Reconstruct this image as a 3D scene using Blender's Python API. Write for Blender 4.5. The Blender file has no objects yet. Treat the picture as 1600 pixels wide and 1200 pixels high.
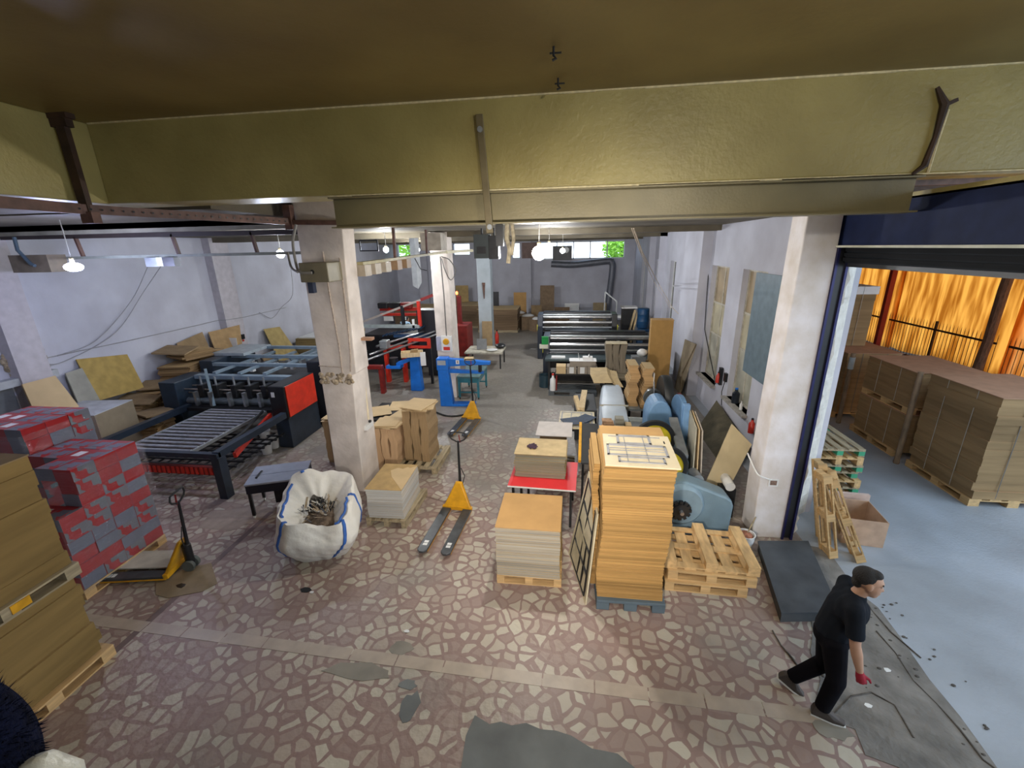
import bpy, bmesh, math, random
from mathutils import Vector, Matrix, noise
C = bpy.context.scene.collection
S = bpy.context.scene
PI = math.pi
R = math.radians
random.seed(7)

# ------------------------------------------------------------------ camera
FPX = 675.0
EYE = Vector((0, 0, 4.5))
def _axes():
    a, b, c = R(7.5), R(17.5), R(-1.2)
    cy, sy, cp, sp = math.cos(a), math.sin(a), math.cos(b), math.sin(b)
    f = Vector((-sy*cp, cy*cp, -sp)); r = Vector((cy, sy, 0)); u = r.cross(f)
    cr, sr = math.cos(c), math.sin(c)
    return cr*r + sr*u, -sr*r + cr*u, f
AX, AU, AF = _axes()
cam_data = bpy.data.cameras.new('camera')
cam = bpy.data.objects.new('camera', cam_data)
C.objects.link(cam)
m = Matrix((AX, AU, -AF)).transposed().to_4x4()
m.translation = EYE
cam.matrix_world = m
cam_data.sensor_width = 36
cam_data.lens = 36*FPX/1600
cam_data.clip_start = 0.05
cam_data.clip_end = 300
S.camera = cam

def ray(u, v):
    return AX*((u-800)/FPX) - AU*((v-600)/FPX) + AF
def PZ(u, v, z=0.0):
    d = ray(u, v); return EYE + d*((z-EYE.z)/d.z)
def PY(u, v, y):
    d = ray(u, v); return EYE + d*(y/d.y)
def PX(u, v, x):
    d = ray(u, v); return EYE + d*(x/d.x)

# ------------------------------------------------------------------ world, exposure
S.view_settings.view_transform = 'Standard'
S.view_settings.look = 'None'
S.view_settings.exposure = 0.0
S.view_settings.gamma = 1.0
S.view_settings.use_curve_mapping = False
w = bpy.data.worlds.new('sky'); S.world = w; w.use_nodes = True
nt = w.node_tree; nt.nodes.clear()
wo = nt.nodes.new('ShaderNodeOutputWorld'); bg = nt.nodes.new('ShaderNodeBackground')
tc = nt.nodes.new('ShaderNodeTexCoord'); sx = nt.nodes.new('ShaderNodeSeparateXYZ')
cr_ = nt.nodes.new('ShaderNodeValToRGB')
cr_.color_ramp.elements[0].position = 0.0; cr_.color_ramp.elements[0].color = (0.76, 0.87, 1.0, 1)
cr_.color_ramp.elements[1].position = 0.7; cr_.color_ramp.elements[1].color = (0.62, 0.80, 1.0, 1)
nt.links.new(tc.outputs['Generated'], sx.inputs[0]); nt.links.new(sx.outputs['Z'], cr_.inputs[0])
nt.links.new(cr_.outputs[0], bg.inputs[0]); bg.inputs[1].default_value = 3.3
nt.links.new(bg.outputs[0], wo.inputs[0])

# lamp powers, watts: main, aisle 2, aisle 3, left, beside pillar, between pillars, added gallery bulb, far left
LP = (250, 170, 430, 100, 150, 240, 240, 430)

# ------------------------------------------------------------------ materials
MATS = {}
def srgb(h):
    h = h.lstrip('#'); v = [int(h[i:i+2], 16)/255 for i in (0, 2, 4)]
    return tuple(((c+0.055)/1.055)**2.4 if c > 0.04045 else c/12.92 for c in v)
def mat(name, col, rough=0.6, metal=0.0, var=0.15, scale=6.0, bump=0.0, bscale=40.0, stretch=(1, 1, 1), spec=0.5, dirt=None, coords='Object'):
    if name in MATS: return MATS[name]
    if isinstance(col, str): col = srgb(col)
    M = bpy.data.materials.new(name); M.use_nodes = True
    n = M.node_tree.nodes; l = M.node_tree.links
    b = n['Principled BSDF']
    b.inputs['Roughness'].default_value = rough; b.inputs['Metallic'].default_value = metal
    b.inputs['Specular IOR Level'].default_value = spec
    t = n.new('ShaderNodeTexCoord'); mp = n.new('ShaderNodeMapping'); mp.inputs['Scale'].default_value = stretch
    l.new(t.outputs[coords], mp.inputs[0])
    no = n.new('ShaderNodeTexNoise'); no.inputs['Scale'].default_value = scale; no.inputs['Detail'].default_value = 5
    l.new(mp.outputs[0], no.inputs['Vector'])
    ra = n.new('ShaderNodeValToRGB')
    ra.color_ramp.elements[0].position = 0.3; ra.color_ramp.elements[1].position = 0.7
    lo = tuple(c*(1-var) for c in col); hi = tuple(min(1, c*(1+var)) for c in col)
    if dirt: lo = srgb(dirt) if isinstance(dirt, str) else dirt
    ra.color_ramp.elements[0].color = (*lo, 1); ra.color_ramp.elements[1].color = (*hi, 1)
    l.new(no.outputs['Fac'], ra.inputs[0]); l.new(ra.outputs[0], b.inputs['Base Color'])
    if bump:
        n2 = n.new('ShaderNodeTexNoise'); n2.inputs['Scale'].default_value = bscale; n2.inputs['Detail'].default_value = 4
        l.new(mp.outputs[0], n2.inputs['Vector'])
        bp = n.new('ShaderNodeBump'); bp.inputs['Strength'].default_value = bump; bp.inputs['Distance'].default_value = 0.02
        l.new(n2.outputs['Fac'], bp.inputs['Height']); l.new(bp.outputs[0], b.inputs['Normal'])
    MATS[name] = M
    return M
def emit(name, col, strength):
    if name in MATS: return MATS[name]
    M = bpy.data.materials.new(name); M.use_nodes = True
    b = M.node_tree.nodes['Principled BSDF']
    b.inputs['Base Color'].default_value = (*col, 1); b.inputs['Emission Color'].default_value = (*col, 1)
    b.inputs['Emission Strength'].default_value = strength
    MATS[name] = M; return M
def sheets(name, col, edge, scale=55, var=0.35, rough=0.85):
    """side of a pile of sheets: fine horizontal lines; flat colour on the top"""
    if name in MATS: return MATS[name]
    if isinstance(col, str): col = srgb(col)
    if isinstance(edge, str): edge = srgb(edge)
    M = bpy.data.materials.new(name); M.use_nodes = True
    n = M.node_tree.nodes; l = M.node_tree.links; b = n['Principled BSDF']; b.inputs['Roughness'].default_value = rough
    b.inputs['Specular IOR Level'].default_value = 0.2
    t = n.new('ShaderNodeTexCoord'); mp = n.new('ShaderNodeMapping'); mp.inputs['Scale'].default_value = (0.8, 0.8, scale)
    l.new(t.outputs['Object'], mp.inputs[0])
    no = n.new('ShaderNodeTexNoise'); no.inputs['Scale'].default_value = 1.0; no.inputs['Detail'].default_value = 3
    l.new(mp.outputs[0], no.inputs['Vector'])
    mp2 = n.new('ShaderNodeMapping'); mp2.inputs['Scale'].default_value = (0.3, 0.3, scale*0.12)
    l.new(t.outputs['Object'], mp2.inputs[0])
    no2 = n.new('ShaderNodeTexNoise'); no2.inputs['Scale'].default_value = 1.0; no2.inputs['Detail'].default_value = 1
    l.new(mp2.outputs[0], no2.inputs['Vector'])
    ad = n.new('ShaderNodeMath'); ad.operation = 'ADD'; l.new(no.outputs['Fac'], ad.inputs[0]); l.new(no2.outputs['Fac'], ad.inputs[1])
    hf = n.new('ShaderNodeMath'); hf.operation = 'MULTIPLY'; hf.inputs[1].default_value = 0.5; l.new(ad.outputs[0], hf.inputs[0])
    ra = n.new('ShaderNodeValToRGB'); ra.color_ramp.elements[0].position = 0.36; ra.color_ramp.elements[1].position = 0.64
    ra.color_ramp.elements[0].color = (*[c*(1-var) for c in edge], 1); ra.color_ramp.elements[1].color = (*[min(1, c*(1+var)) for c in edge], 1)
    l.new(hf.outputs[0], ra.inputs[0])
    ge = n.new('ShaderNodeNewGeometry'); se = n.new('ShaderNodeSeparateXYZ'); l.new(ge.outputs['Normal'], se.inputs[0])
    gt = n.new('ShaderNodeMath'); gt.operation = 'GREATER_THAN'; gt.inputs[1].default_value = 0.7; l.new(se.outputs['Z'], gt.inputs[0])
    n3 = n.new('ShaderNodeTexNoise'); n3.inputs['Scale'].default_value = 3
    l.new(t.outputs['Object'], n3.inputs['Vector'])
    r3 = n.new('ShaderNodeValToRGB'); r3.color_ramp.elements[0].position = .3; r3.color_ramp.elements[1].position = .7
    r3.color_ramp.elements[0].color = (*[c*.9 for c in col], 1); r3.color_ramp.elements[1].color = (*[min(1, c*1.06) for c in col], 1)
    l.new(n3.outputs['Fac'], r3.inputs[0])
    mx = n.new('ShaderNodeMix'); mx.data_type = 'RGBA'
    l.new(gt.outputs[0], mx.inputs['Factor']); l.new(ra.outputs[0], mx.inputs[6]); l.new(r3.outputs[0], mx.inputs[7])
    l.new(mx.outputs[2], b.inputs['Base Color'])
    bp = n.new('ShaderNodeBump'); bp.inputs['Strength'].default_value = 0.5; bp.inputs['Distance'].default_value = 0.01
    l.new(no.outputs['Fac'], bp.inputs['Height']); l.new(bp.outputs[0], b.inputs['Normal'])
    MATS[name] = M; return M

def glassy(name, tint=(0.9, 0.95, 1), fac=0.12):
    if name in MATS: return MATS[name]
    M = bpy.data.materials.new(name); M.use_nodes = True
    n = M.node_tree.nodes; l = M.node_tree.links; n.remove(n['Principled BSDF'])
    tr = n.new('ShaderNodeBsdfTransparent'); tr.inputs[0].default_value = (*tint, 1)
    gl = n.new('ShaderNodeBsdfGlossy'); gl.inputs['Roughness'].default_value = 0.1
    mx = n.new('ShaderNodeMixShader'); mx.inputs[0].default_value = fac
    l.new(tr.outputs[0], mx.inputs[1]); l.new(gl.outputs[0], mx.inputs[2]); l.new(mx.outputs[0], n['Material Output'].inputs[0])
    MATS[name] = M; return M

def curve(pts, n=6):
    """smooth line through the given points"""
    P = [Vector(p) for p in pts]; P = [P[0]*2-P[1]]+P+[P[-1]*2-P[-2]]; out = []
    for i in range(1, len(P)-2):
        for k in range(n):
            t = k/n; a, b, c, d = P[i-1], P[i], P[i+1], P[i+2]
            out.append(tuple(0.5*((2*b)+(c-a)*t+(2*a-5*b+4*c-d)*t*t+(3*b-a-3*c+d)*t**3)))
    out.append(tuple(P[-2])); return out

# ------------------------------------------------------------------ mesh builder
class MB:
    def __init__(s, M=None):
        s.v = []; s.f = []; s.M = M or Matrix()
    def at(s, loc=(0, 0, 0), rz=0, rx=0, ry=0):
        s.M = Matrix.Translation(loc) @ Matrix.Rotation(rz, 4, 'Z') @ Matrix.Rotation(ry, 4, 'Y') @ Matrix.Rotation(rx, 4, 'X'); return s
    def add(s, vs, fs):
        k = len(s.v); s.v += [s.M @ Vector(p) for p in vs]; s.f += [[k+i for i in f] for f in fs]; return s
    def box(s, x0, y0, z0, x1, y1, z1):
        return s.add([(x0, y0, z0), (x1, y0, z0), (x1, y1, z0), (x0, y1, z0), (x0, y0, z1), (x1, y0, z1), (x1, y1, z1), (x0, y1, z1)],
                     [(0, 3, 2, 1), (4, 5, 6, 7), (0, 1, 5, 4), (1, 2, 6, 5), (2, 3, 7, 6), (3, 0, 4, 7)])
    def cbox(s, c, d):
        return s.box(c[0]-d[0]/2, c[1]-d[1]/2, c[2]-d[2]/2, c[0]+d[0]/2, c[1]+d[1]/2, c[2]+d[2]/2)
    def prism(s, poly, z0, z1):
        n = len(poly)
        vs = [(p[0], p[1], z0) for p in poly] + [(p[0], p[1], z1) for p in poly]
        return s.add(vs, [list(range(n))[::-1], list(range(n, 2*n))] + [[i, (i+1) % n, n+(i+1) % n, n+i] for i in range(n)])
    def prism_axis(s, poly, axis, a0, a1):
        """poly in the plane across `axis`: 'X' -> (y,z), 'Y' -> (x,z)"""
        n = len(poly)
        g = (lambda p, a: (a, p[0], p[1])) if axis == 'X' else (lambda p, a: (p[0], a, p[1]))
        vs = [g(p, a0) for p in poly] + [g(p, a1) for p in poly]
        return s.add(vs, [list(range(n))[::-1], list(range(n, 2*n))] + [[i, (i+1) % n, n+(i+1) % n, n+i] for i in range(n)])
    def loft(s, rings, cap=True):
        n = len(rings[0]); vs = [p for r in rings for p in r]; fs = []
        for k in range(len(rings)-1):
            for i in range(n):
                fs.append([k*n+i, k*n+(i+1) % n, (k+1)*n+(i+1) % n, (k+1)*n+i])
        if cap: fs += [list(range(n))[::-1], list(range((len(rings)-1)*n, len(rings)*n))]
        return s.add(vs, fs)
    def tube(s, pts, r, n=8, cap=True):
        pts = [Vector(p) for p in pts]; rs = r if isinstance(r, (list, tuple)) else [r]*len(pts)
        rings = []; up = None
        for i, p in enumerate(pts):
            d = (pts[min(i+1, len(pts)-1)] - pts[max(i-1, 0)])
            d = d.normalized() if d.length > 1e-9 else Vector((0, 0, 1))
            if up is None: up = Vector((0, 0, 1)) if abs(d.z) < 0.9 else Vector((1, 0, 0))
            a = d.cross(up)
            if a.length < 1e-4: a = d.cross(Vector((0, 1, 0.3)))
            a.normalize(); b = a.cross(d).normalized(); up = b
            rings.append([tuple(p + a*math.cos(2*PI*k/n)*rs[i] + b*math.sin(2*PI*k/n)*rs[i]) for k in range(n)])
        return s.loft(rings, cap)
    def cyl(s, p0, p1, r, n=16): return s.tube([p0, p1], r, n)
    def bar(s, p0, p1, w, h):
        p0, p1 = Vector(p0), Vector(p1); d = (p1-p0).normalized()
        a = d.cross(Vector((0, 0, 1)))
        if a.length < 1e-3: a = Vector((1, 0, 0))
        a.normalize(); b = a.cross(d)
        q = lambda p: [tuple(p + a*x*w/2 + b*y*h/2) for x, y in ((-1, -1), (1, -1), (1, 1), (-1, 1))]
        return s.loft([q(p0), q(p1)])
    def lathe(s, prof, c=(0, 0, 0), n=20, axis='Z'):
        rings = []
        for r, z in prof:
            ring = []
            for k in range(n):
                a = 2*PI*k/n; x, y = r*math.cos(a), r*math.sin(a)
                p = (x, y, z) if axis == 'Z' else ((x, z, y) if axis == 'Y' else (z, x, y))
                ring.append((p[0]+c[0], p[1]+c[1], p[2]+c[2]))
            rings.append(ring)
        return s.loft(rings, cap=tuple(prof[0]) != tuple(prof[-1]))
    def ell(s, c, r, n=16, m=10):
        rings = []
        for j in range(m+1):
            t = -PI/2 + PI*j/m; k = max(math.cos(t), 0.02)
            rings.append([(c[0]+r[0]*k*math.cos(2*PI*i/n), c[1]+r[1]*k*math.sin(2*PI*i/n), c[2]+r[2]*math.sin(t)) for i in range(n)])
        return s.loft(rings)
    def build(s, name, m, parent=None, smooth=False, bevel=0, loc=None, rz=0):
        me = bpy.data.meshes.new(name); me.from_pydata([tuple(p) for p in s.v], [], s.f)
        bm = bmesh.new(); bm.from_mesh(me); bmesh.ops.recalc_face_normals(bm, faces=bm.faces); bm.to_mesh(me); bm.free()
        if smooth: me.polygons.foreach_set('use_smooth', [True]*len(me.polygons))
        for q in (m if isinstance(m, (list, tuple)) else [m]): me.materials.append(q)
        o = bpy.data.objects.new(name, me); C.objects.link(o)
        if parent: o.parent = parent
        if loc: o.location = loc
        if rz: o.rotation_euler.z = rz
        if smooth == 'edge' or (smooth and len(s.f) < 3000):
            es = o.modifiers.new('edges', 'EDGE_SPLIT'); es.split_angle = R(38)
        if bevel:
            b = o.modifiers.new('bevel', 'BEVEL'); b.width = bevel; b.segments = 2; b.limit_method = 'ANGLE'
            if smooth: o.modifiers.move(1, 0)
        return o

def tag(o, label, cat, group=None, kind=None):
    if label: o['label'] = label
    if cat: o['category'] = cat
    if group: o['group'] = group
    if kind: o['kind'] = kind
    return o
def thing(name, label, cat, loc=(0, 0, 0), rz=0, group=None):
    o = bpy.data.objects.new(name, None); C.objects.link(o); o.empty_display_size = 0.1
    o.location = loc; o.rotation_euler = (0, 0, rz)
    return tag(o, label, cat, group)
def struct(o):
    o['kind'] = 'structure'; return o
def copy_tree(o, parent=None):
    c = o.copy(); C.objects.link(c); c.parent = parent
    for ch in list(o.children): copy_tree(ch, c)
    return c
def dup(root, loc, rz=0, label=None, group=None, rot=None):
    c = copy_tree(root); c.location = loc; c.rotation_euler = rot if rot else (0, 0, rz)
    if label: c['label'] = label
    if group: c['group'] = group
    return c
def pointlight(name, loc, col, power, r=0.06, parent=None):
    d = bpy.data.lights.new(name, 'POINT'); d.energy = power; d.color = col; d.shadow_soft_size = r
    o = bpy.data.objects.new(name, d); C.objects.link(o); o.location = loc
    if parent: o.parent = parent
    return o
def rings_stack(x0, y0, x1, y1, z0, z1, n, jit=0.012, wave=0.0, seed=1, lean=(0, 0), wz=3.0):
    """one closed body of many thin layers, each a little out of line"""
    rnd = random.Random(seed); rings = []
    ph = rnd.random()*6
    for k in range(n):
        za, zb = z0+(z1-z0)*k/n, z0+(z1-z0)*(k+1)/n
        dx, dy = rnd.uniform(-jit, jit), rnd.uniform(-jit, jit)
        t = k/max(1, n-1)
        dx += wave*math.sin(ph+t*wz*PI)+lean[0]*t; dy += wave*0.6*math.cos(ph+t*wz*2.2)+lean[1]*t
        q = [(x0+dx, y0+dy), (x1+dx, y0+dy), (x1+dx, y1+dy), (x0+dx, y1+dy)]
        rings.append([(a, b, za) for a, b in q]); rings.append([(a, b, zb) for a, b in q])
    return MB().loft(rings)
# ------------------------------------------------------------------ common materials
white_wall = mat('white_wall_paint', (0.55, 0.56, 0.63), 0.8, var=0.05, scale=1.1, bump=0.2, bscale=9, dirt=(0.46, 0.46, 0.52))
pillar_m = mat('pillar_paint', (0.74, 0.67, 0.61), 0.75, var=0.05, scale=2.5, bump=0.3, bscale=12, dirt=(0.55, 0.49, 0.44))
olive = mat('oily_yellow_paint', (0.34, 0.285, 0.105), 0.42, var=0.12, scale=1.3, bump=0.3, bscale=22, dirt=(0.27, 0.22, 0.075))
ceil_m = mat('smoked_ceiling_paint', (0.25, 0.185, 0.06), 0.5, var=0.15, scale=0.8, bump=0.15, bscale=14, dirt=(0.18, 0.125, 0.038))
hallceil = mat('hall_ceiling_paint', (0.13, 0.11, 0.075), 0.8, var=0.3, scale=1.2)
olive_steel = mat('olive_steel_paint', (0.20, 0.17, 0.085), 0.4, var=0.15, scale=2, bump=0.1)
rust = mat('rusty_brown_steel', (0.11, 0.055, 0.04), 0.6, var=0.4, scale=8)
darksteel = mat('dark_steel', (0.02, 0.02, 0.022), 0.4, metal=0.3, var=0.3)
blackp = mat('black_paint', (0.012, 0.013, 0.015), 0.35, var=0.3)
navyp = mat('navy_machine_paint', (0.018, 0.028, 0.045), 0.4, var=0.2)
steel = mat('bare_steel', (0.50, 0.51, 0.53), 0.28, metal=0.9, var=0.15, scale=10)
galv = mat('grey_metal', (0.30, 0.32, 0.33), 0.4, metal=0.5, var=0.15, scale=8)
redp = mat('red_machine_paint', (0.55, 0.03, 0.015), 0.4, var=0.12)
redd = mat('dark_red_paint', (0.22, 0.015, 0.012), 0.5, var=0.25)
yellowp = mat('yellow_paint', (0.72, 0.36, 0.012), 0.4, var=0.12, dirt=(0.5, 0.25, 0.01))
bluep = mat('bright_blue_paint', (0.01, 0.16, 0.62), 0.4, var=0.12)
tealp = mat('teal_paint', (0.035, 0.17, 0.21), 0.4, var=0.2)
slate = mat('slate_blue_paint', (0.12, 0.20, 0.27), 0.45, var=0.15, scale=4)
steelblue = mat('dusty_blue_paint', (0.13, 0.25, 0.42), 0.5, var=0.15, scale=4)
rubber = mat('black_rubber', (0.018, 0.018, 0.018), 0.8, var=0.2)
wood = mat('pallet_pine', (0.56, 0.37, 0.17), 0.75, var=0.22, scale=3, stretch=(1, 8, 8), bump=0.1)
woodold = mat('weathered_pine', (0.33, 0.27, 0.17), 0.85, var=0.3, scale=3, stretch=(1, 8, 8))
woodpale = mat('pale_timber', (0.62, 0.48, 0.28), 0.75, var=0.15, scale=3, stretch=(8, 8, 1))
greenp = mat('green_block_paint', (0.04, 0.30, 0.16), 0.7, var=0.2)
kraft = mat('kraft_cardboard', (0.50, 0.30, 0.12), 0.85, var=0.10, scale=3, spec=0.2)
kraft_d = mat('dull_brown_cardboard', (0.30, 0.21, 0.115), 0.88, var=0.15, scale=4, spec=0.2)
kraft_l = mat('pale_cardboard', (0.58, 0.43, 0.24), 0.85, var=0.08, scale=3, spec=0.2)
greyboard = mat('grey_board', (0.34, 0.33, 0.28), 0.85, var=0.1, spec=0.2)
whitepaper = mat('white_paper', (0.75, 0.75, 0.74), 0.7, var=0.05)
plastic_w = mat('white_plastic', (0.72, 0.73, 0.72), 0.35, var=0.05)
side_kraft = sheets('stacked_kraft_sheets', (0.50, 0.32, 0.13), (0.40, 0.235, 0.08), 55)
side_brown = sheets('stacked_brown_cardboard', (0.50, 0.34, 0.16), (0.27, 0.175, 0.085), 30, 0.3)
side_left = sheets('stacked_shaded_cardboard', (0.32, 0.22, 0.095), (0.25, 0.165, 0.06), 7, 0.28)  # darker cardboard: the shade on the lower left stack is put into the colour
side_grey = sheets('stacked_grey_board', (0.60, 0.42, 0.18), (0.36, 0.33, 0.27), 60, 0.3)
side_green = sheets('stacked_olive_grey_board', (0.50, 0.37, 0.19), (0.25, 0.24, 0.18), 26, 0.3)
side_yard = sheets('stacked_yard_cardboard', (0.42, 0.26, 0.14), (0.30, 0.20, 0.10), 9, 0.25)

# ------------------------------------------------------------------ floor
def floor_mat():
    M = bpy.data.materials.new('crazy_paving'); M.use_nodes = True
    n = M.node_tree.nodes; l = M.node_tree.links; b = n['Principled BSDF']
    t = n.new('ShaderNodeTexCoord')
    nz = n.new('ShaderNodeTexNoise'); nz.inputs['Scale'].default_value = 3.0; nz.inputs['Detail'].default_value = 2; l.new(t.outputs['Object'], nz.inputs['Vector'])
    sc = n.new('ShaderNodeVectorMath'); sc.operation = 'SCALE'; sc.inputs['Scale'].default_value = 0.16; l.new(nz.outputs['Color'], sc.inputs[0])
    ad = n.new('ShaderNodeVectorMath'); l.new(t.outputs['Object'], ad.inputs[0]); l.new(sc.outputs[0], ad.inputs[1])
    def vor(feature, s):
        v = n.new('ShaderNodeTexVoronoi'); v.feature = feature; v.inputs['Scale'].default_value = s; v.voronoi_dimensions = '2D'
        l.new(ad.outputs[0], v.inputs['Vector']); return v
    e = vor('DISTANCE_TO_EDGE', 6.6); c = vor('F1', 6.6)
    sepc = n.new('ShaderNodeSeparateColor'); l.new(c.outputs['Color'], sepc.inputs[0])
    # how wide the joint is differs from stone to stone
    wj = n.new('ShaderNodeMath'); wj.operation = 'MULTIPLY_ADD'; wj.inputs[1].default_value = 0.17; wj.inputs[2].default_value = 0.045
    l.new(sepc.outputs['Green'], wj.inputs[0])
    gt = n.new('ShaderNodeMath'); gt.operation = 'SUBTRACT'; l.new(e.outputs['Distance'], gt.inputs[0]); l.new(wj.outputs[0], gt.inputs[1])
    ss = n.new('ShaderNodeMapRange'); ss.inputs['From Min'].default_value = 0.0; ss.inputs['From Max'].default_value = 0.02; l.new(gt.outputs[0], ss.inputs['Value'])
    stone = n.new('ShaderNodeValToRGB'); cr = stone.color_ramp
    cr.elements[0].position = 0; cr.elements[0].color = (0.30, 0.215, 0.185, 1)
    cr.elements[1].position = 1; cr.elements[1].color = (0.50, 0.46, 0.37, 1)
    for p, q in ((0.22, (0.33, 0.25, 0.21, 1)), (0.42, (0.41, 0.34, 0.275, 1)), (0.72, (0.44, 0.385, 0.31, 1))):
        x = cr.elements.new(p); x.color = q
    l.new(sepc.outputs['Red'], stone.inputs[0])
    mx = n.new('ShaderNodeMix'); mx.data_type = 'RGBA'; mx.inputs[6].default_value = (0.27, 0.185, 0.16, 1)
    l.new(ss.outputs[0], mx.inputs['Factor']); l.new(stone.outputs[0], mx.inputs[7])
    # worn grime, heavier down the aisle
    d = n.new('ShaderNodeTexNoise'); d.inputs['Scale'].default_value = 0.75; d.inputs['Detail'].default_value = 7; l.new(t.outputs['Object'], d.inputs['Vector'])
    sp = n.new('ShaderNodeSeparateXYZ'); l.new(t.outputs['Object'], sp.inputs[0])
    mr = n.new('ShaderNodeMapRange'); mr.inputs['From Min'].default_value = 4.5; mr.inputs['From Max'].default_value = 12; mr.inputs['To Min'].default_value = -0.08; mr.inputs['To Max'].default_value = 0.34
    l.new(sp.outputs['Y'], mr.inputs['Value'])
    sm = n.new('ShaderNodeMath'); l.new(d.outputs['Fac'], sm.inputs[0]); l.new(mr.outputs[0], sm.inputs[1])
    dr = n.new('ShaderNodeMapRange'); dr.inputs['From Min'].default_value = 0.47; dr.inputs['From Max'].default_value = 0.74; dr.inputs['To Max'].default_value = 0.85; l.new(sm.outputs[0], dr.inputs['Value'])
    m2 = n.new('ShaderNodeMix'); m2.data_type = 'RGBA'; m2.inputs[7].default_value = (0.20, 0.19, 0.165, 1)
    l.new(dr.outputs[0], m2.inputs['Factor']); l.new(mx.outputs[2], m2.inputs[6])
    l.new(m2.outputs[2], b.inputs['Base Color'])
    rr = n.new('ShaderNodeMapRange'); rr.inputs['To Min'].default_value = 0.28; rr.inputs['To Max'].default_value = 0.6; l.new(d.outputs['Fac'], rr.inputs['Value'])
    l.new(rr.outputs[0], b.inputs['Roughness'])
    n4 = n.new('ShaderNodeTexNoise'); n4.inputs['Scale'].default_value = 14; l.new(t.outputs['Object'], n4.inputs['Vector'])
    bp = n.new('ShaderNodeBump'); bp.inputs['Strength'].default_value = 0.35; bp.inputs['Distance'].default_value = 0.02
    l.new(n4.outputs['Fac'], bp.inputs['Height']); l.new(bp.outputs[0], b.inputs['Normal'])
    return M
crazy = floor_mat()
yardm = mat('yard_concrete', (0.33, 0.365, 0.41), 0.5, var=0.15, scale=0.9, bump=0.25, bscale=25, dirt=(0.26, 0.28, 0.30))
patchm = mat('fresh_concrete', (0.14, 0.15, 0.145), 0.6, var=0.25, scale=2.5)
stripm = mat('marble_strip', (0.42, 0.35, 0.28), 0.4, var=0.12, scale=5)
thresh = mat('broken_asphalt', (0.19, 0.18, 0.165), 0.85, var=0.35, scale=3, bump=0.8, bscale=14)

rnd = random.Random(3)
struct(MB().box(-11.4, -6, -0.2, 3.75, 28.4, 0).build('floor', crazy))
edge = [(3.45+0.30*abs(math.sin(k*1.7))+rnd.uniform(-.07, .07), -6+k*0.42) for k in range(30)]
edge = [p for p in edge if p[1] < 6.0]
inner = [tuple(PZ(*p)[:2]) for p in ((1246, 850), (1262, 930), (1270, 985), (1266, 1020), (1282, 1062), (1275, 1095), (1302, 1128), (1336, 1140), (1352, 1180), (1405, 1200), (1440, 1240))]
outer = [tuple(PZ(*p)[:2]) for p in ((1292, 858), (1340, 925), (1372, 950), (1402, 990), (1452, 1062), (1500, 1120), (1545, 1182), (1600, 1262))]
struct(MB().prism(inner + [(3.3, -6), (4.2, -6)] + outer[::-1], 0.002, 0.007).build('trim_1', thresh))
struct(MB().box(3.75, -14, -0.2, 30, 27.5, 0).build('floor', yardm))
# strips of marble set into the paving
a = math.atan2(3.43-3.62, 1.58+4.53)
sb = MB()
for k in range(18):
    x = -7.2 + k*0.56
    sb.at((-4.53, 3.66, 0), a).box(x+4.53-0.27, -0.075, 0.001, x+4.53+0.275, 0.075, 0.004)
struct(sb.build('trim_2', stripm))
struct(MB().box(-5.33, 1.5, 0.001, -5.24, 6.2, 0.003).build('trim_3', mat('brown_joint', (0.17, 0.12, 0.11), 0.6)))
def blob(cx, cy, rx, ry, n, seed, j=.25):
    q = random.Random(seed)
    return [(cx+rx*math.cos(2*PI*k/n)*(1+q.uniform(-j, j)), cy+ry*math.sin(2*PI*k/n)*(1+q.uniform(-j, j))) for k in range(n)]
struct(MB().prism([tuple(PZ(*p)[:2]) for p in ((742, 1118), (765, 1132), (782, 1128), (800, 1134), (822, 1130), (845, 1140), (868, 1142), (893, 1150), (925, 1170), (965, 1178), (1010, 1215), (718, 1215), (728, 1150))], 0.001, 0.005).build('trim_4', patchm))
pm2 = mat('worn_cement_repair', (0.235, 0.215, 0.175), 0.6, var=0.2, scale=3)
for k, (u, v, rx, ry) in enumerate(((628, 1012, .13, .09), (640, 1105, .1, .16), (637, 1070, .09, .06), (1302, 1140, .16, .1), (560, 1048, .4, .1))):
    p = PZ(u, v); struct(MB().prism(blob(p.x, p.y, rx, ry, 14, k), 0.001, 0.0045).build('trim_%d' % (5+k), patchm if k in (1, 2) else pm2))

# ------------------------------------------------------------------ walls
def panel_wall(name, horiz, x0, x1, z0, z1, holes, plane0, plane1, axis, m):
    """wall with rectangular openings; horizontal coordinate a in x0..x1"""
    cuts = sorted({x0, x1, *[h[0] for h in holes], *[h[1] for h in holes]})
    b = MB()
    for a0, a1 in zip(cuts, cuts[1:]):
        hs = sorted([h for h in holes if h[0] <= a0+1e-6 and h[1] >= a1-1e-6], key=lambda h: h[2])
        z = z0
        for h in hs:
            if h[2] > z: (b.box(a0, plane0, z, a1, plane1, h[2]) if axis == 'X' else b.box(plane0, a0, z, plane1, a1, h[2]))
            z = h[3]
        if z < z1: (b.box(a0, plane0, z, a1, plane1, z1) if axis == 'X' else b.box(plane0, a0, z, plane1, a1, z1))
    return struct(b.build(name, m))
HC = 4.97     # underside of the hall ceiling
BW = [(-10.95, -10.0, 3.95, 4.85), (-7.25, -6.2, 4.1, 4.85), (-3.5, -2.9, 3.85, 4.8), (-1.75, 3.35, 3.76, 4.80)]
panel_wall('wall_back', 0, -11.4, 4.3, 0, HC+.3, BW, 28.0, 28.3, 'X', white_wall)
RW = [(9.55, 10.85, 0.84, 3.93), (11.75, 13.1, 0.82, 3.93), (17.4, 18.3, 0.9, 3.9), (19.5, 21.1, 0.9, 3.88), (23.8, 25.2, 0.9, 3.9)]
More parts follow.
